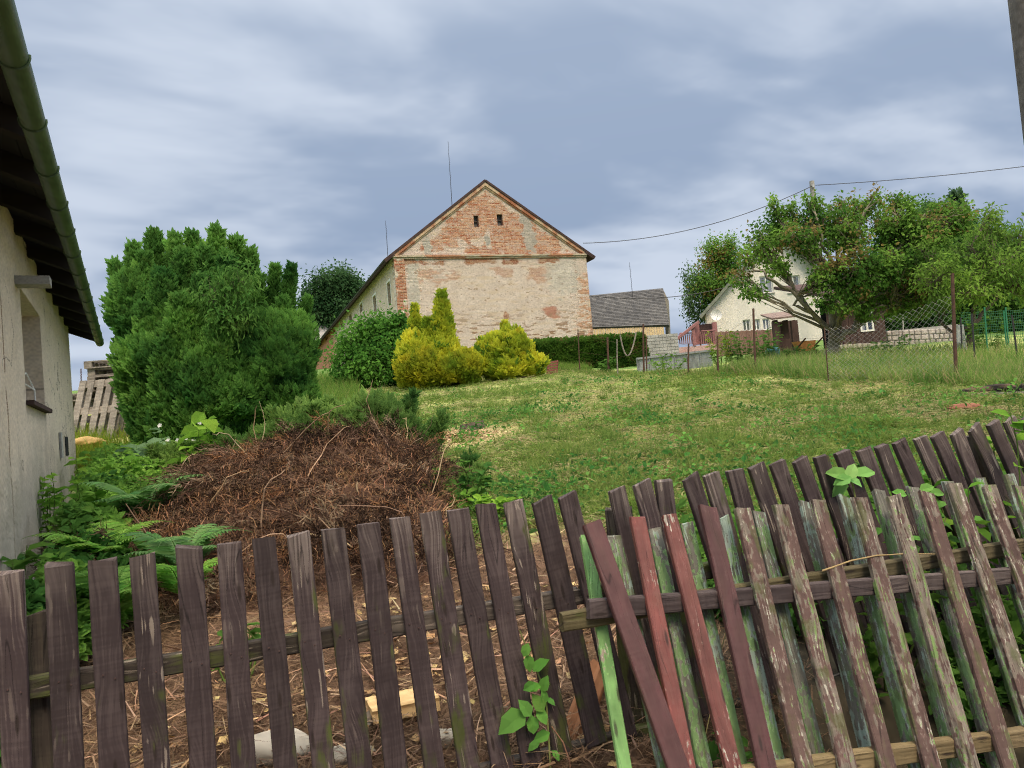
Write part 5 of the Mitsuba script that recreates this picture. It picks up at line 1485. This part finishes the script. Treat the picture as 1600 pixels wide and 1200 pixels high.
def log_piece(name, x, y, Y, r, L, ang, lab, tilt=0.0, m1='bark', m2='cut_wood', half=False):
    rng = np.random.default_rng(int(x + y))
    c = at(x, y, Y); c[2] = hz(c[0], c[1]) + r * .7
    d = np.array([math.cos(ang), math.sin(ang), tilt])
    X, Yy, Z = frame(d)
    k_ = thing(name, lab, 'log')
    n_ = 18
    al = np.linspace(0, 2 * np.pi, n_, endpoint=False)
    rad = r * (1 + .12 * rng.normal(0, 1, n_))
    off = np.stack([np.cos(al) * rad, np.sin(al) * rad], 1)
    if half: off[:, 1] = np.where(off[:, 1] > .15 * r, .15 * r + .03 * r * rng.normal(0, 1, n_), off[:, 1])
    r0 = c + off[:, :1] * X + off[:, 1:] * Z - Yy * L / 2
    r1 = r0 + Yy * L + rng.normal(0, .02 * r, (n_, 3))
    k = np.arange(n_)
    part(k_, 'bark_side', (np.vstack([r0, r1]), np.vstack([np.stack([k, (k + 1) % n_, (k + 1) % n_ + n_], 1), np.stack([k, (k + 1) % n_ + n_, k + n_], 1)])), m1)
    for rr in (r0, r1):
        part(k_, 'cut_face', (np.vstack([rr, rr.mean(0)]), np.stack([k, (k + 1) % n_, k * 0 + n_], 1)), m2)
    return k_


log_piece('split_log', 628, 1098, 3.05, .085, .26, .35, 'pale split log lying in the litter, seen between the middle pickets', m1='cut_wood', half=True)
log_piece('split_log', 585, 1120, 3.0, .035, .20, 1.2, 'short thin cut stick beside the pale split log', m1='bark')
log_piece('split_log', 905, 1040, 2.9, .05, .42, 1.1, 'orange barked piece of branch behind the fence left of the green picket', tilt=.5, m1='bark_orange')
mat('bark_orange', lambda p, n, uv: mix(C3(.20, .08, .035), C3(.36, .17, .08), fbm(p.x * 20, p.y * 20, p.z * 8, 3)), .8)
for (x, y, Y, s, lab) in ((432, 1178, 2.85, .11, 'grey field stone lying behind the sixth picket gap from the left'), (548, 1196, 2.8, .07, 'small grey stone at the bottom edge behind the fence'), (700, 1150, 2.85, .06, 'little grey stone half buried in the litter behind the middle of the fence')):
    m = trimesh.creation.icosphere(3, 1.0); v = np.array(m.vertices)
    v = v * (.75 + .5 * meshkit.fbm(v * 1.3 + x, 3, 3)[:, None]) * [1.2, .9, .55] * s
    c = at(x, y, Y); c[2] = hz(c[0], c[1]) + s * .2
    whole('field_stone', (v + c, np.array(m.faces)), 'stone', lab, 'stone', smooth=40)
# stump with sawdust
st = g(737, 666); ang = np.linspace(0, 2 * np.pi, 16, endpoint=False)
rng = np.random.default_rng(6)
sk = thing('tree_stump', 'low freshly cut tree stump surrounded by sawdust in the mown plot', 'stump')
rr = .16 * (1 + .14 * rng.normal(0, 1, 16))
r0 = st + np.stack([np.cos(ang) * rr * 1.25, np.sin(ang) * rr * 1.25, 0 * ang - .05], 1); r1 = st + np.stack([np.cos(ang) * rr, np.sin(ang) * rr, .10 + .02 * np.cos(ang)], 1)
k = np.arange(16)
part(sk, 'bark', (np.vstack([r0, r1]), np.vstack([np.stack([k, (k + 1) % 16, (k + 1) % 16 + 16], 1), np.stack([k, (k + 1) % 16 + 16, k + 16], 1)])), 'bark')
part(sk, 'cut_face', (np.vstack([r1, r1.mean(0)]), np.stack([k, (k + 1) % 16, k * 0 + 16], 1)), 'bark_orange')
n = 5000
a, r = rng.uniform(0, 2 * np.pi, n), rng.normal(0, .55, n)
x, y = -.85 + np.cos(a) * r, 11.0 + np.sin(a) * r * 1.4
P = np.stack([x, y, H(x, y) + .012], 1)
whole('sawdust', scatter(*CH, P, rand_dirs(rng, n) * [1, 1, .2], np.tile([0, 0, 1.0], (n, 1)), rng.uniform(.015, .04, n), tint(rng, n, (.46, .34, .19), .2)), 'dry', 'pale sawdust spread round the stump', 'sawdust', kind='stuff')

# living juniper at the back of the heap
JU = pal2((.058, .135, .034), (.17, .28, .070), 2.2, .2)
for (lab, cs) in (('feathery blue green juniper behind the dead brush heap', ((-2.15, 8.1, .80, .50), (-1.55, 8.2, .85, .50), (-2.6, 8.0, .60, .40), (-1.25, 8.3, .62, .32))), ('low green juniper between the brush heap and the leafy plants', ((-3.15, 8.2, .55, .45), (-3.55, 8.4, .5, .4))), ('small juniper tuft at the right end of the brush heap', ((-.92, 7.5, .26, .16), (-.80, 7.2, .20, .14)))):
    blobs = [(np.array([x, y, hz(x, y) + h * .5]), np.array([r, r * .8, h * .55])) for x, y, h, r in cs]
    fl_ = [(np.array([x + dx, y + dy, hz(x, y) + h * .3]), np.array([x + dx * 1.9, y + dy * 1.5, hz(x, y) + h * 1.05]), min(.13, r * .5)) for x, y, h, r in cs for dx, dy in ((-.22, 0), (.05, -.1), (.25, .05))]
    conifer('juniper_bush', lab, 'bush', fl_, blobs, 900, .10, JU, 91 + len(lab), T_=SPRAY_FINE, up=.55, trunk=.02)

# ------------------------------------------------------------------ the mown plot
EDGE = np.array([(2.0, 23.0), (3.3, 19.0), (5.0, 15.7), (6.45, 10.9), (7.3, 8.4), (8.3, 6.4)])


def right_of_edge(x, y):
    return x - np.interp(y, EDGE[::-1, 1], EDGE[::-1, 0])


def brown_zone(x, y):
    p = np.stack([x, y, 0 * x], -1)
    e = (meshkit.fbm(p * 1.2, 3, 44) - .5) * 1.6
    return (y + e + np.clip(x - .6, 0, 9) * 2.6 < 5.5) & (x > -2.6)


rng = np.random.default_rng(101)
n = 380000
q = rng.uniform(0, 1, n); k0, k1 = 3.4 ** -.45, 24.5 ** -.45
y = (k0 + (k1 - k0) * q) ** (-1 / .45); x = rng.uniform(-.55, .76, n) * y
ok = ~brown_zone(x, y) & (right_of_edge(x, y) < .15) & (pile(x, y) < .04) & ~((x > .5) & (y < 3.6)) & (x > -2.6 - np.clip(y - 7, 0, 12) * .30)
dd = np.hypot((x + .85) / 1.0, (y - 11) / 1.45); ok &= (dd > .95) | (rng.uniform(0, 1, n) < .25 * dd ** 2)
x, y = x[ok], y[ok]; n = len(x)
P = np.stack([x, y, H(x, y) + rng.uniform(.0, .045, n)], 1)
w1 = meshkit.fbm(P * [.55, .55, 0] + 9, 3, 51); w2 = meshkit.fbm(P * [2.4, 2.4, 0], 3, 52); w3 = meshkit.fbm(P * [7, 7, 0], 2, 53)
kind = .5 + (w1 - .5) * .75 + (w2 - .5) * .75 + (w3 - .5) * .35 + rng.normal(0, .075, n) + .01
G1, G2, S1, S2 = (.175, .275, .055), (.365, .435, .130), (.54, .50, .26), (.42, .33, .19)
col = np.where((kind < .5)[:, None], mixcol(G1, G2, (kind - .30) / .2), mixcol(G2, S1, (kind - .5) / .09))
br = (w2 * .6 + w3 * .4 + rng.normal(0, .06, n) > .66) & (y < 13)
col = np.where(br[:, None], np.asarray(S2), col) * tint(rng, n, (1, 1, 1), .34)
upr = np.clip((.50 - kind) * 5, .06, 1.1) * rng.uniform(.1, 1.4, n)
a = rng.uniform(0, 2 * np.pi, n) + w2 * 5
d = np.stack([np.cos(a), np.sin(a), upr], 1)
L_ = rng.uniform(.04, .13, n) * (1 + .035 * y) * (.6 + .9 * w3)
short = scatter(*BLADE, P, d, np.stack([rng.normal(0, .4, n), rng.normal(0, .4, n), np.ones(n)], 1), np.stack([rng.uniform(.004, .008, n) * (1 + .075 * y), L_, L_], 1), np.clip(col, .01, .6))
m = rng.choice(n, 40000, replace=False); P2, y2 = P[m] + [0, 0, .01], y[m]; n2 = len(m)
a = rng.uniform(0, 2 * np.pi, n2) * .6 + w1[m] * 14
L2 = rng.uniform(.07, .22, n2) * (.8 + .02 * y2)
c2 = np.where((rng.uniform(0, 1, n2) < .52)[:, None], (.52, .49, .24), np.where((rng.uniform(0, 1, n2) < .5)[:, None], (.22, .37, .08), (.07, .15, .03))) * tint(rng, n2, (1, 1, 1), .25)
lng = scatter(*BLADE, P2, np.stack([np.cos(a), np.sin(a), rng.normal(.05, .16, n2)], 1), np.stack([rng.normal(0, .5, n2), rng.normal(0, .5, n2), np.ones(n2)], 1), np.stack([rng.uniform(.006, .011, n2) * (1 + .06 * y2), L2, L2], 1), np.clip(c2, .01, .6))
ct = rng.choice(n, 1100, replace=False); per_ = 52
tp_ = np.repeat(P[ct], per_, 0) + rng.normal(0, 1, (1100 * per_, 3)) * np.repeat(rng.uniform(.03, .13, 1100), per_)[:, None] * [1, 1, 0]
tp_[:, 2] = H(tp_[:, 0], tp_[:, 1])
m3 = len(tp_); L3 = rng.uniform(.06, .20, m3)
c3 = np.repeat(mixcol((.12, .22, .045), (.30, .40, .11), rng.uniform(0, 1, 1100)), per_, 0) * tint(rng, m3, (1, 1, 1), .22)
tuft = scatter(*BLADE, tp_, np.stack([rng.normal(0, .5, m3), rng.normal(0, .5, m3), np.ones(m3)], 1), rand_dirs(rng, m3) + [0, 0, .3], np.stack([rng.uniform(.004, .008, m3) * (1 + .05 * tp_[:, 1]), L3, L3], 1), np.clip(c3, .01, .6))
whole('mown_grass', join([short, lng, tuft]), 'leaf', 'mown grass and drying clippings covering the open plot', 'grass', kind='stuff')

# leafy weeds in the mown plot
rng = np.random.default_rng(103)
PP, CC, SS = [], [], []
for q in range(520):
    y0 = 4.6 + 14 * rng.uniform(0, 1) ** 1.7; x0 = rng.uniform(-.25, .72) * y0
    if q < 26: x0, y0 = rng.normal(-.05, .45), rng.normal(6.6, .5)
    elif q < 60: x0, y0 = rng.normal(-.1, .9), rng.normal(12.6, .35)
    if brown_zone(np.array([x0]), np.array([y0]))[0] or right_of_edge(x0, y0) > 0 or pile(x0, y0) > .02: continue
    m_ = rng.integers(10, 46); r = rng.uniform(.08, .26)
    p = np.stack([x0 + rng.normal(0, r, m_), y0 + rng.normal(0, r, m_), np.zeros(m_)], 1); p[:, 2] = H(p[:, 0], p[:, 1]) + rng.uniform(.04, .13, m_)
    PP.append(p); CC.append(tint(rng, m_, mixcol((.030, .095, .024), (.10, .21, .045), rng.uniform(0, 1, 1))[0], .2)); SS.append(rng.uniform(.030, .062, m_) * rng.uniform(.7, 1.4))
PP, CC, SS = np.vstack(PP), np.vstack(CC), np.concatenate(SS)
d = rand_dirs(rng, len(PP)); d[:, 2] = np.abs(d[:, 2]) * .7
whole('lawn_weeds', scatter(*LEAF6, PP, d, np.tile([0, 0, 1.0], (len(PP), 1)) + rng.normal(0, .5, (len(PP), 3)), SS, CC), 'leaf', 'clumps of darker leafy weeds dotted through the mown plot', 'weeds', kind='stuff')

# tall unmown grass on the right and along the wire fence
rng = np.random.default_rng(105)


def blades(n, sampler, L0, L1, w, ca, cb, cc, lean=.35, fc=.12):
    x, y = sampler(n)
    P = np.stack([x, y, H(x, y) - .01], 1); n = len(x)
    t = (meshkit.fbm(P * 1.2, 3, 61) - .3) / .4
    col = mixcol(ca, cb, t + rng.normal(0, .2, n))
    col = np.where((rng.uniform(0, 1, n) < fc)[:, None], np.asarray(cc), col) * tint(rng, n, (1, 1, 1), .18)
    d = np.stack([rng.normal(0, lean, n), rng.normal(0, lean, n), np.ones(n)], 1)
    L_ = rng.uniform(L0, L1, n) * (.75 + .5 * meshkit.fbm(P * 1.5, 2, 62))
    return scatter(*BLADE, P, d, rand_dirs(rng, n) + [0, 0, .3], np.stack([w * rng.uniform(.6, 1.3, n), L_, L_], 1), np.clip(col, .01, .6))


def s_right(n):
    y = rng.uniform(8.2, 22, n); x = np.interp(y, EDGE[::-1, 1], EDGE[::-1, 0]) + rng.exponential(2.2, n) - .1
    k = (x < .8 * y) & ~((y > 17.2) & (x < 6.3)) & (x > np.interp(y, EDGE[::-1, 1], EDGE[::-1, 0]) + rng.normal(0, .12, n))
    return x[k], y[k]


def s_strip(n):
    t = rng.uniform(0, 1, n); y = 24.5 - 8.5 * t; x = np.interp(y, EDGE[::-1, 1], EDGE[::-1, 0]) + rng.normal(.1, .35, n) - np.clip(y - 22.5, 0, 9) * .6
    return x, y


def s_left(n):
    y = rng.uniform(9.5, 16, n); x = -.53 * y + rng.normal(-1.3, .9, n)
    k = x < -.47 * y
    return x[k], y[k]


def s_back(n):
    y = rng.uniform(17, 28, n); x = -.26 * y + rng.normal(0, 1.3, n)
    k = (x < -.20 * y) & (x > -.30 * y)
    return x[k], y[k]


def s_mid(n):
    y = rng.uniform(23.2, 26.5, n); x = rng.uniform(-3.5, 2.5, n)
    return x, y


whole('tall_grass', join([blades(64000, s_right, .15, .42, .012, (.11, .22, .045), (.25, .36, .095), (.42, .37, .18), fc=.2), blades(9000, s_strip, .05, .19, .012, (.085, .17, .035), (.20, .28, .07), (.36, .31, .14), fc=.25)]), 'leaf', 'tall unmown grass along the wire fence and in the garden at the right', 'grass', kind='stuff')
whole('rough_grass', join([blades(15000, s_left, .18, .42, .012, (.14, .23, .025), (.26, .33, .035), (.34, .30, .08)), blades(16000, s_back, .20, .55, .016, (.09, .18, .035), (.19, .31, .06), (.28, .30, .1)), blades(8000, s_mid, .1, .3, .016, (.085, .17, .03), (.17, .27, .05), (.3, .28, .1))]), 'leaf', 'rough light green grass by the pallets and below the barn', 'grass', kind='stuff')


# ------------------------------------------------------------------ herbs, ferns, weeds as plants
def herb(name, lab, cat, x, y, h, r, nst, nl, leaf, pal, seed, group=None, leafT=LEAF6, droop=.1, z=None, lean=0.0):
    """a plant of several leafy stems"""
    rng = np.random.default_rng(seed)
    k_ = thing(name, lab, cat, group)
    z = hz(x, y) if z is None else z
    st, P, D = [], [], []
    for q in range(nst):
        a = rng.uniform(0, 2 * np.pi); rr = r * math.sqrt(rng.uniform(.02, 1))
        e = np.array([x + math.cos(a) * rr + lean, y + math.sin(a) * rr, z + h * rng.uniform(.6, 1.05)])
        c_ = curve([x + math.cos(a) * rr * .3, y + math.sin(a) * rr * .3, z - .03], e, [math.cos(a) * .06, math.sin(a) * .06, .04], 6, rng, .008)
        st.append(tube(c_, np.linspace(.006, .0025, 6), 4))
        t = rng.uniform(.25, 1.0, nl)
        idx = t * 5; i0 = np.clip(idx.astype(int), 0, 4); fr = (idx - i0)[:, None]
        P.append(c_[i0] * (1 - fr) + c_[i0 + 1] * fr); aa = rng.uniform(0, 2 * np.pi, nl)
        D.append(np.stack([np.cos(aa), np.sin(aa), rng.uniform(-.2, .7, nl)], 1))
    P, D = np.vstack(P), np.vstack(D)
    part(k_, 'stems', paint(join(st)[:2], (.10, .16, .04)), 'dry')
    part(k_, 'leaves', scatter(*leafT, P, D + [0, 0, -droop], np.tile([0, 0, 1.0], (len(P), 1)) + rng.normal(0, .35, (len(P), 3)), leaf * rng.uniform(.6, 1.2, len(P)), pal(P, D, rng)), 'leaf')
    return k_


def fern(lab, x, y, nf, L, seed, c0=(.07, .16, .035), c1=(.16, .29, .07)):
    rng = np.random.default_rng(seed)
    k_ = thing('fern', lab, 'fern')
    z = hz(x, y) + .16
    for q in range(nf):
        a = 2 * np.pi * (q + rng.uniform(-.3, .3)) / nf; l = L * rng.uniform(.75, 1.15)
        out = np.array([math.cos(a), math.sin(a), 0]); t = np.linspace(0, 1, 24)
        el = rng.uniform(.75, 1.15)
        ctr = np.array([x, y, z]) + out * (l * (.25 * t + .55 * t ** 1.7))[:, None] + np.array([0, 0, 1.0]) * (l * el * (1.15 * t - .72 * t ** 2.3))[:, None]
        tg = norm(np.gradient(ctr, axis=0)); sd = norm(np.cross(tg, [0, 0, 1.0])); nn = np.cross(sd, tg)
        P, D, S, N = [], [], [], []
        for m_ in range(3, 24):
            f = m_ / 23; pl = l * .34 * math.sin(math.pi * min(1, .12 + .95 * f)) ** .8 * (1.05 - .55 * f)
            for s_ in (-1, 1):
                P.append(ctr[m_]); D.append(sd[m_] * s_ + tg[m_] * .42 - nn[m_] * .18 * rng.uniform(.3, 1.5)); N.append(nn[m_]); S.append([pl * .30, pl, pl])
        PIN = (np.array([[0, 0, 0], [-.35, .12, .0], [-.30, .55, .03], [0, 1, -.08], [.30, .55, .03], [.35, .12, 0]], float), np.array([[0, 5, 4], [0, 4, 3], [0, 3, 2], [0, 2, 1]]))
        cb = mixcol(c0, c1, rng.uniform(0, 1, 1))[0]
        lf = scatter(*PIN, np.array(P), np.array(D), np.array(N), np.array(S), tint(rng, len(P), cb, .10))
        rac = paint(tube(ctr, np.linspace(.004, .0012, 24), 4, False), np.asarray(cb) * .7)
        part(k_, 'frond', join([lf, rac]), 'leaf')


# the green bank in front of the outbuilding
rng = np.random.default_rng(120)
n = 21000
y = 2.7 + 8.6 * rng.uniform(0, 1, n) ** 1.2; s_ = rng.uniform(0, 1, n)
xl = -.494 * y - .55; xr = np.where(y < 5, -2.05 + (y - 2.7) * -.12, -2.75 - .10 * (y - 5))
x = xl + (xr - xl) * s_
P = np.stack([x, y, 0 * x], 1)
hgt = .46 * np.clip(1.2 - s_ * .75, .2, 1) * (.35 + 1.25 * meshkit.fbm(P * 1.5, 3, 71)) * np.where(y > 8.2, .55, 1) * np.clip((y - 2.0) / 1.5, .4, 1)
P[:, 2] = H(x, y) + hgt * rng.uniform(.15, 1, n) ** .6
d = rand_dirs(rng, n); d[:, 2] = d[:, 2] * .5 + .1
whole('undergrowth', scatter(*LEAF6, P, d, np.tile([0, 0, 1.0], (n, 1)) + rng.normal(0, .5, (n, 3)), rng.uniform(.035, .095, n), pal2((.045, .125, .028), (.20, .37, .065), 2.2, .26)(P, d, rng)), 'leaf', 'dense green undergrowth along the foot of the outbuilding wall', 'undergrowth', kind='stuff')
for k, (x, y, nf, L, lab, c0, c1) in enumerate([(-2.72, 4.95, 9, .58, 'fern with light yellow green fronds in front of the outbuilding', (.12, .24, .05), (.20, .36, .07)), (-2.12, 4.75, 8, .56, 'grey green fern at the left edge of the dead brush heap', (.08, .17, .06), (.15, .27, .10)), (-3.0, 6.2, 9, .70, 'silvery green fern further back beside the outbuilding wall', (.07, .17, .06), (.14, .26, .09)),
                                                  (-2.2, 4.1, 8, .50, 'fern just above the fourth picket from the left', (.07, .17, .04), (.14, .27, .06)), (-3.15, 4.45, 8, .58, 'dark green fern at the far left behind the first picket', (.04, .11, .03), (.09, .18, .05)), (-1.9, 4.25, 7, .42, 'small bright fern between the brush heap and the fourth picket', (.10, .23, .04), (.17, .31, .06)), (-2.62, 7.3, 8, .62, 'fern under the big conifer behind the other ferns', (.05, .13, .04), (.1, .2, .06))]):
    fern(lab, x, y, nf, L, 130 + k, c0, c1)
DG = pal2((.045, .12, .028), (.14, .26, .045), 3.5, .3)
BRT = pal2((.09, .22, .030), (.22, .38, .050), 3.5, .26)
SIL = pal2((.10, .18, .09), (.19, .29, .15), 2.5, .14)
herb('broadleaf_plant', 'tall plant with large round bright leaves beside the white flowers', 'plant', -3.28, 8.0, .95, .16, 5, 8, .24, BRT, 141, droop=.3)
herb('broadleaf_plant', 'plant with broad silvery leaves below the big conifer', 'plant', -4.35, 9.2, .62, .25, 6, 7, .24, SIL, 142, droop=.2)
herb('broadleaf_plant', 'plant with a few big bright leaves near the outbuilding corner', 'plant', -4.1, 7.6, .62, .3, 5, 5, .2, BRT, 143, droop=.2)
herb('broadleaf_plant', 'bushy leafy plant against the outbuilding wall', 'plant', -3.65, 6.0, .80, .32, 12, 16, .11, BRT, 144)
herb('broadleaf_plant', 'dark leafy plant at the lower left behind the second picket', 'plant', -2.75, 3.75, .62, .35, 12, 14, .12, DG, 145)
herb('broadleaf_plant', 'leafy plant glimpsed between the second and third pickets from the left', 'plant', -2.2, 3.3, .40, .22, 8, 10, .10, DG, 146)
herb('broadleaf_plant', 'leafy weeds at the right foot of the brush heap', 'plant', -.55, 6.5, .40, .30, 12, 12, .10, DG, 147)
herb('broadleaf_plant', 'leafy weed clump right of the brush heap in front of the sawdust', 'plant', -.18, 6.1, .22, .28, 9, 10, .09, BRT, 148)
herb('broadleaf_plant', 'single leafy weed standing in the litter behind the fourth picket gap', 'plant', -1.35, 3.5, .34, .10, 4, 7, .08, DG, 149)
for k, (x, y, h, lab) in enumerate([(-3.75, 8.6, .50, 'white flowering weed left of the large round leaves'), (-3.5, 8.4, .78, 'white flowering weed above the large round leaves')]):
    kk = herb('flowering_weed', lab, 'plant', x, y, h, .25, 7, 8, .10, DG, 151 + k)
    rng = np.random.default_rng(155 + k)
    for q in range(9):
        c = np.array([x + rng.normal(0, .18), y + rng.normal(-.1, .1), hz(x, y) + h * rng.uniform(.65, 1.1)])
        al = np.linspace(0, 2 * np.pi, 11)[:-1]; fn = norm(np.array([0, -.7, .6]) + rng.normal(0, .3, 3)); X_, Y_, Z_ = frame(fn)
        rr = np.where(np.arange(10) % 2 == 0, .030, .021)
        v = np.vstack([c - fn * .008, c + (np.cos(al) * rr)[:, None] * X_ + (np.sin(al) * rr)[:, None] * Z_])
        part(kk, 'flower', paint((v, np.array([[0, 1 + i_, 1 + (i_ + 1) % 10] for i_ in range(10)])), (.75, .75, .70)), 'leaf')
# low growth behind the leaning panels
rng = np.random.default_rng(160)
n = 26000
y = rng.uniform(1.9, 5.0, n); x = rng.uniform(.15, .62, n) * y + .15
u_ = y - (ZF + .3 * x) / .825
ok = (u_ > -.7) & (np.abs(u_) > .08) & (u_ < 1.7 + .5 * rng.normal(0, 1, n)) & (meshkit.fbm(np.stack([x, y, 0 * x], 1) * 1.6, 3, 77) + (x - 1.1) * .10 > .42)
x, y = x[ok], y[ok]; n = len(x)
P = np.stack([x, y, H(x, y) + rng.uniform(.0, .22, n)], 1); d = rand_dirs(rng, n); d[:, 2] = d[:, 2] * .5 + .15
whole('low_weeds', scatter(*LEAF6, P, d, np.tile([0, 0, 1.0], (n, 1)) + rng.normal(0, .5, (n, 3)), rng.uniform(.03, .075, n), pal2((.04, .11, .025), (.11, .22, .04), 2, .2)(P, d, rng)), 'leaf', 'low green weeds growing behind the leaning fence panels', 'weeds', kind='stuff')
herb('broadleaf_plant', 'tall leafy plant showing through the pickets at the right edge', 'plant', 1.95, 3.35, .95, .30, 10, 13, .10, BRT, 171)
herb('broadleaf_plant', 'leafy plant behind the inner panel right of the middle', 'plant', 1.35, 3.05, .55, .25, 8, 10, .09, DG, 172)


def sprig(name, lab, stem_px, off, leaves_px, size, col, seed, cat='plant', stem_col=(.20, .22, .08), rs=.004):
    """a shoot at the fence: stem and leaves laid out on a plane parallel to it"""
    rng = np.random.default_rng(seed)
    k_ = thing(name, lab, cat)
    pts = np.array([fence_point(x, y, off + rng.normal(0, .008)) for x, y in stem_px])
    fine = np.vstack([curve(pts[i_], pts[i_ + 1], [0, 0, 0], 4)[:-1] for i_ in range(len(pts) - 1)] + [pts[-1:]])
    part(k_, 'stem', paint(tube(fine, np.linspace(rs, rs * .5, len(fine)), 6), stem_col), 'dry', smooth=True)
    for (x, y, ang, s_) in leaves_px:
        c = fence_point(x, y, off + rng.uniform(.0, .03))
        dd = CR * math.cos(math.radians(ang)) + CU * math.sin(math.radians(ang)) + FN * rng.normal(0, .25)
        m_ = scatter(*LEAF6, [c - norm(dd) * size * s_ * .45], [dd], [FN * .8 + np.array([0, 0, .6]) + rng.normal(0, .2, 3)], np.array([[size * s_ * 1.05, size * s_, size * s_]]), tint(rng, 1, col, .15))
        part(k_, 'leaf', m_, 'leaf')


sprig('climbing_shoot', 'young leafy shoot growing up the front of the fence below the middle', [(862, 1230), (857, 1150), (853, 1085), (838, 1045), (822, 1010), (812, 985)], .045,
      [(803, 1126, 205, 1.35), (822, 1108, 125, .8), (832, 1131, 280, .8), (843, 1040, 40, .8), (850, 1070, 75, .7), (836, 1075, 200, .6), (842, 1100, 120, .8), (846, 1118, 300, .7), (828, 1072, 215, .6), (850, 1090, 100, .6), (822, 1015, 250, .6), (826, 1035, 280, .7), (860, 1096, 330, .45), (848, 1150, 200, .7), (868, 1180, 310, .5), (835, 1165, 210, .6)], .085, (.095, .23, .045), 181)
sprig('dry_shoot', 'thin reddish dry twig arching at the foot of the climbing shoot', [(894, 1230), (890, 1190), (880, 1160), (862, 1135)], .05, [], .05, (.3, .2, .1), 182, 'twig', (.30, .16, .11), .0035)
sprig('bramble', 'bramble leaves hanging over the brown picket tops right of the middle', [(1340, 800), (1333, 760), (1326, 742)], .05, [(1311, 741, 165, 1.0), (1330, 738, 60, .8), (1352, 739, 15, 1.0), (1335, 752, 330, .7), (1312, 760, 250, 1.0), (1318, 750, 200, .8)], .095, (.16, .30, .09), 183)
sprig('bramble', 'bramble shoot with scattered leaves among the picket tops at the right', [(1440, 900), (1462, 850), (1478, 810), (1465, 780), (1420, 765), (1400, 775)], .03,
      [(1407, 771, 160, .8), (1447, 763, 20, .9), (1464, 770, 0, .9), (1470, 788, 200, .8), (1477, 820, 330, .9), (1490, 843, 350, .8), (1432, 842, 170, .8), (1428, 858, 200, .8), (1433, 880, 260, .6), (1500, 885, 20, .9), (1530, 812, 0, .8), (1385, 800, 190, .5), (1372, 830, 220, .6)], .075, (.11, .25, .06), 184)
sprig('dry_shoot', 'pale dry stem lying across the leaning panel pickets', [(1285, 892), (1330, 876), (1370, 868), (1420, 865), (1468, 866)], .30, [], .05, (.3, .2, .1), 185, 'twig', (.34, .25, .13), .0035)
sprig('dry_shoot', 'limp dry grass stem drooping through the painted panel', [(1140, 970), (1128, 1010), (1118, 1075), (1100, 1160), (1096, 1210)], .27, [], .05, (.3, .2, .1), 186, 'twig', (.34, .30, .14), .0022)

# things lying at the lawn's edges
a_ = at(1500, 627, 10.2); b_ = at(1625, 616, 9.6)
a_[2], b_[2] = hz(a_[0], a_[1]) + .05, hz(b_[0], b_[1]) + .07
rng = np.random.default_rng(190)
c_ = curve(a_, b_, [0, 0, .02], 12, rng, .012)
ck = thing('charred_beam', 'dark charred beam lying in the long grass at the right edge', 'beam')
part(ck, 'timber', tube(c_, .06 * (1 + .2 * rng.normal(0, 1, 12)), 8), 'charred')
part(ck, 'plank', beam(a_ + [.05, -.16, -.03], b_ + [.0, -.2, -.03], .16, .03, (0, 1, 0))[:2], 'grey_timber')
for (x, y, Y, s, lab, m_) in ((1565, 618, 9.9, .10, 'rusty brown lump lying on the charred beam', 'charred'), (1505, 649, 9.0, .13, 'broken rust red brick lying in the dry grass', 'rust_red')):
    m = trimesh.creation.icosphere(3, 1.0); v = np.array(m.vertices)
    v = np.sign(v) * np.abs(v) ** .75 * (.75 + .5 * meshkit.fbm(v * 1.7 + x, 3, 3)[:, None]) * [1.5, .9, .5] * s
    c = at(x, y, Y); c[2] = hz(c[0], c[1]) + s * .2
    whole('broken_brick', (v + c, np.array(m.faces)), m_, lab, 'brick', smooth=30)
mat('rust_red', lambda p, n, uv: mix(C3(.16, .06, .04), C3(.30, .13, .08), fbm(p.x * 12, p.y * 12, p.z * 12, 3)), .95)
rc = g(862, 583); rk = thing('slatted_crate', 'small dark red slatted crate at the right end of the golden shrubs', 'crate')
for k in range(5):
    part(rk, 'slat', beam(rc + [-.16 + .015 * k, 0, .03 + .075 * k], rc + [.16 + .012 * k, .02, .055 + .078 * k], .055, .02, (0, 0, 1))[:2], 'red_slat')
for sx in (-.13, .15):
    part(rk, 'upright', beam(rc + [sx, .03, -.02], rc + [sx + .06, .05, .40], .04, .025, (1, 0, 0))[:2], 'red_slat')
plain('red_slat', (.20, .06, .05), .7)
# plants in the vegetable garden
GD = pal2((.055, .14, .03), (.15, .27, .05), 2, .28)
for k, (x, y, Y, h, r, lab) in enumerate([(1128, 585, 19.0, 1.05, .28, 'climbing garden plant with a yellowing top beside a rusty post'), (1150, 575, 20.0, .75, .35, 'leafy garden plant in front of the reddish board fence'), (1163, 580, 19.5, .95, .35, 'tall leafy garden plant left of the tallest rusty post'), (1206, 575, 20.5, 1.0, .40, 'green bushy garden plant left of the small shelter'), (1194, 572, 19.8, .6, .4, 'low garden plant right of the tallest rusty post'), (1045, 590, 20.2, .55, .55, 'spreading weed in front of the grey metal planter'), (950, 580, 22.0, .45, .35, 'dark green weed clump at the foot of a rusty post'), (1252, 572, 19.0, .5, .4, 'leafy plant in front of the orange wheelbarrow'), (1540, 560, 16.5, .75, .5, 'large green plant behind the green stakes'), (1395, 572, 17.5, .5, .6, 'tuft of leafy weeds in front of the stone footing')]):
    b = at(x, y, Y)
    herb('garden_plant', lab, 'plant', b[0], b[1], h, r, 14, 11, .11, pal2((.10, .20, .03), (.34, .34, .04), 2, .2) if k == 0 else GD, 200 + k)
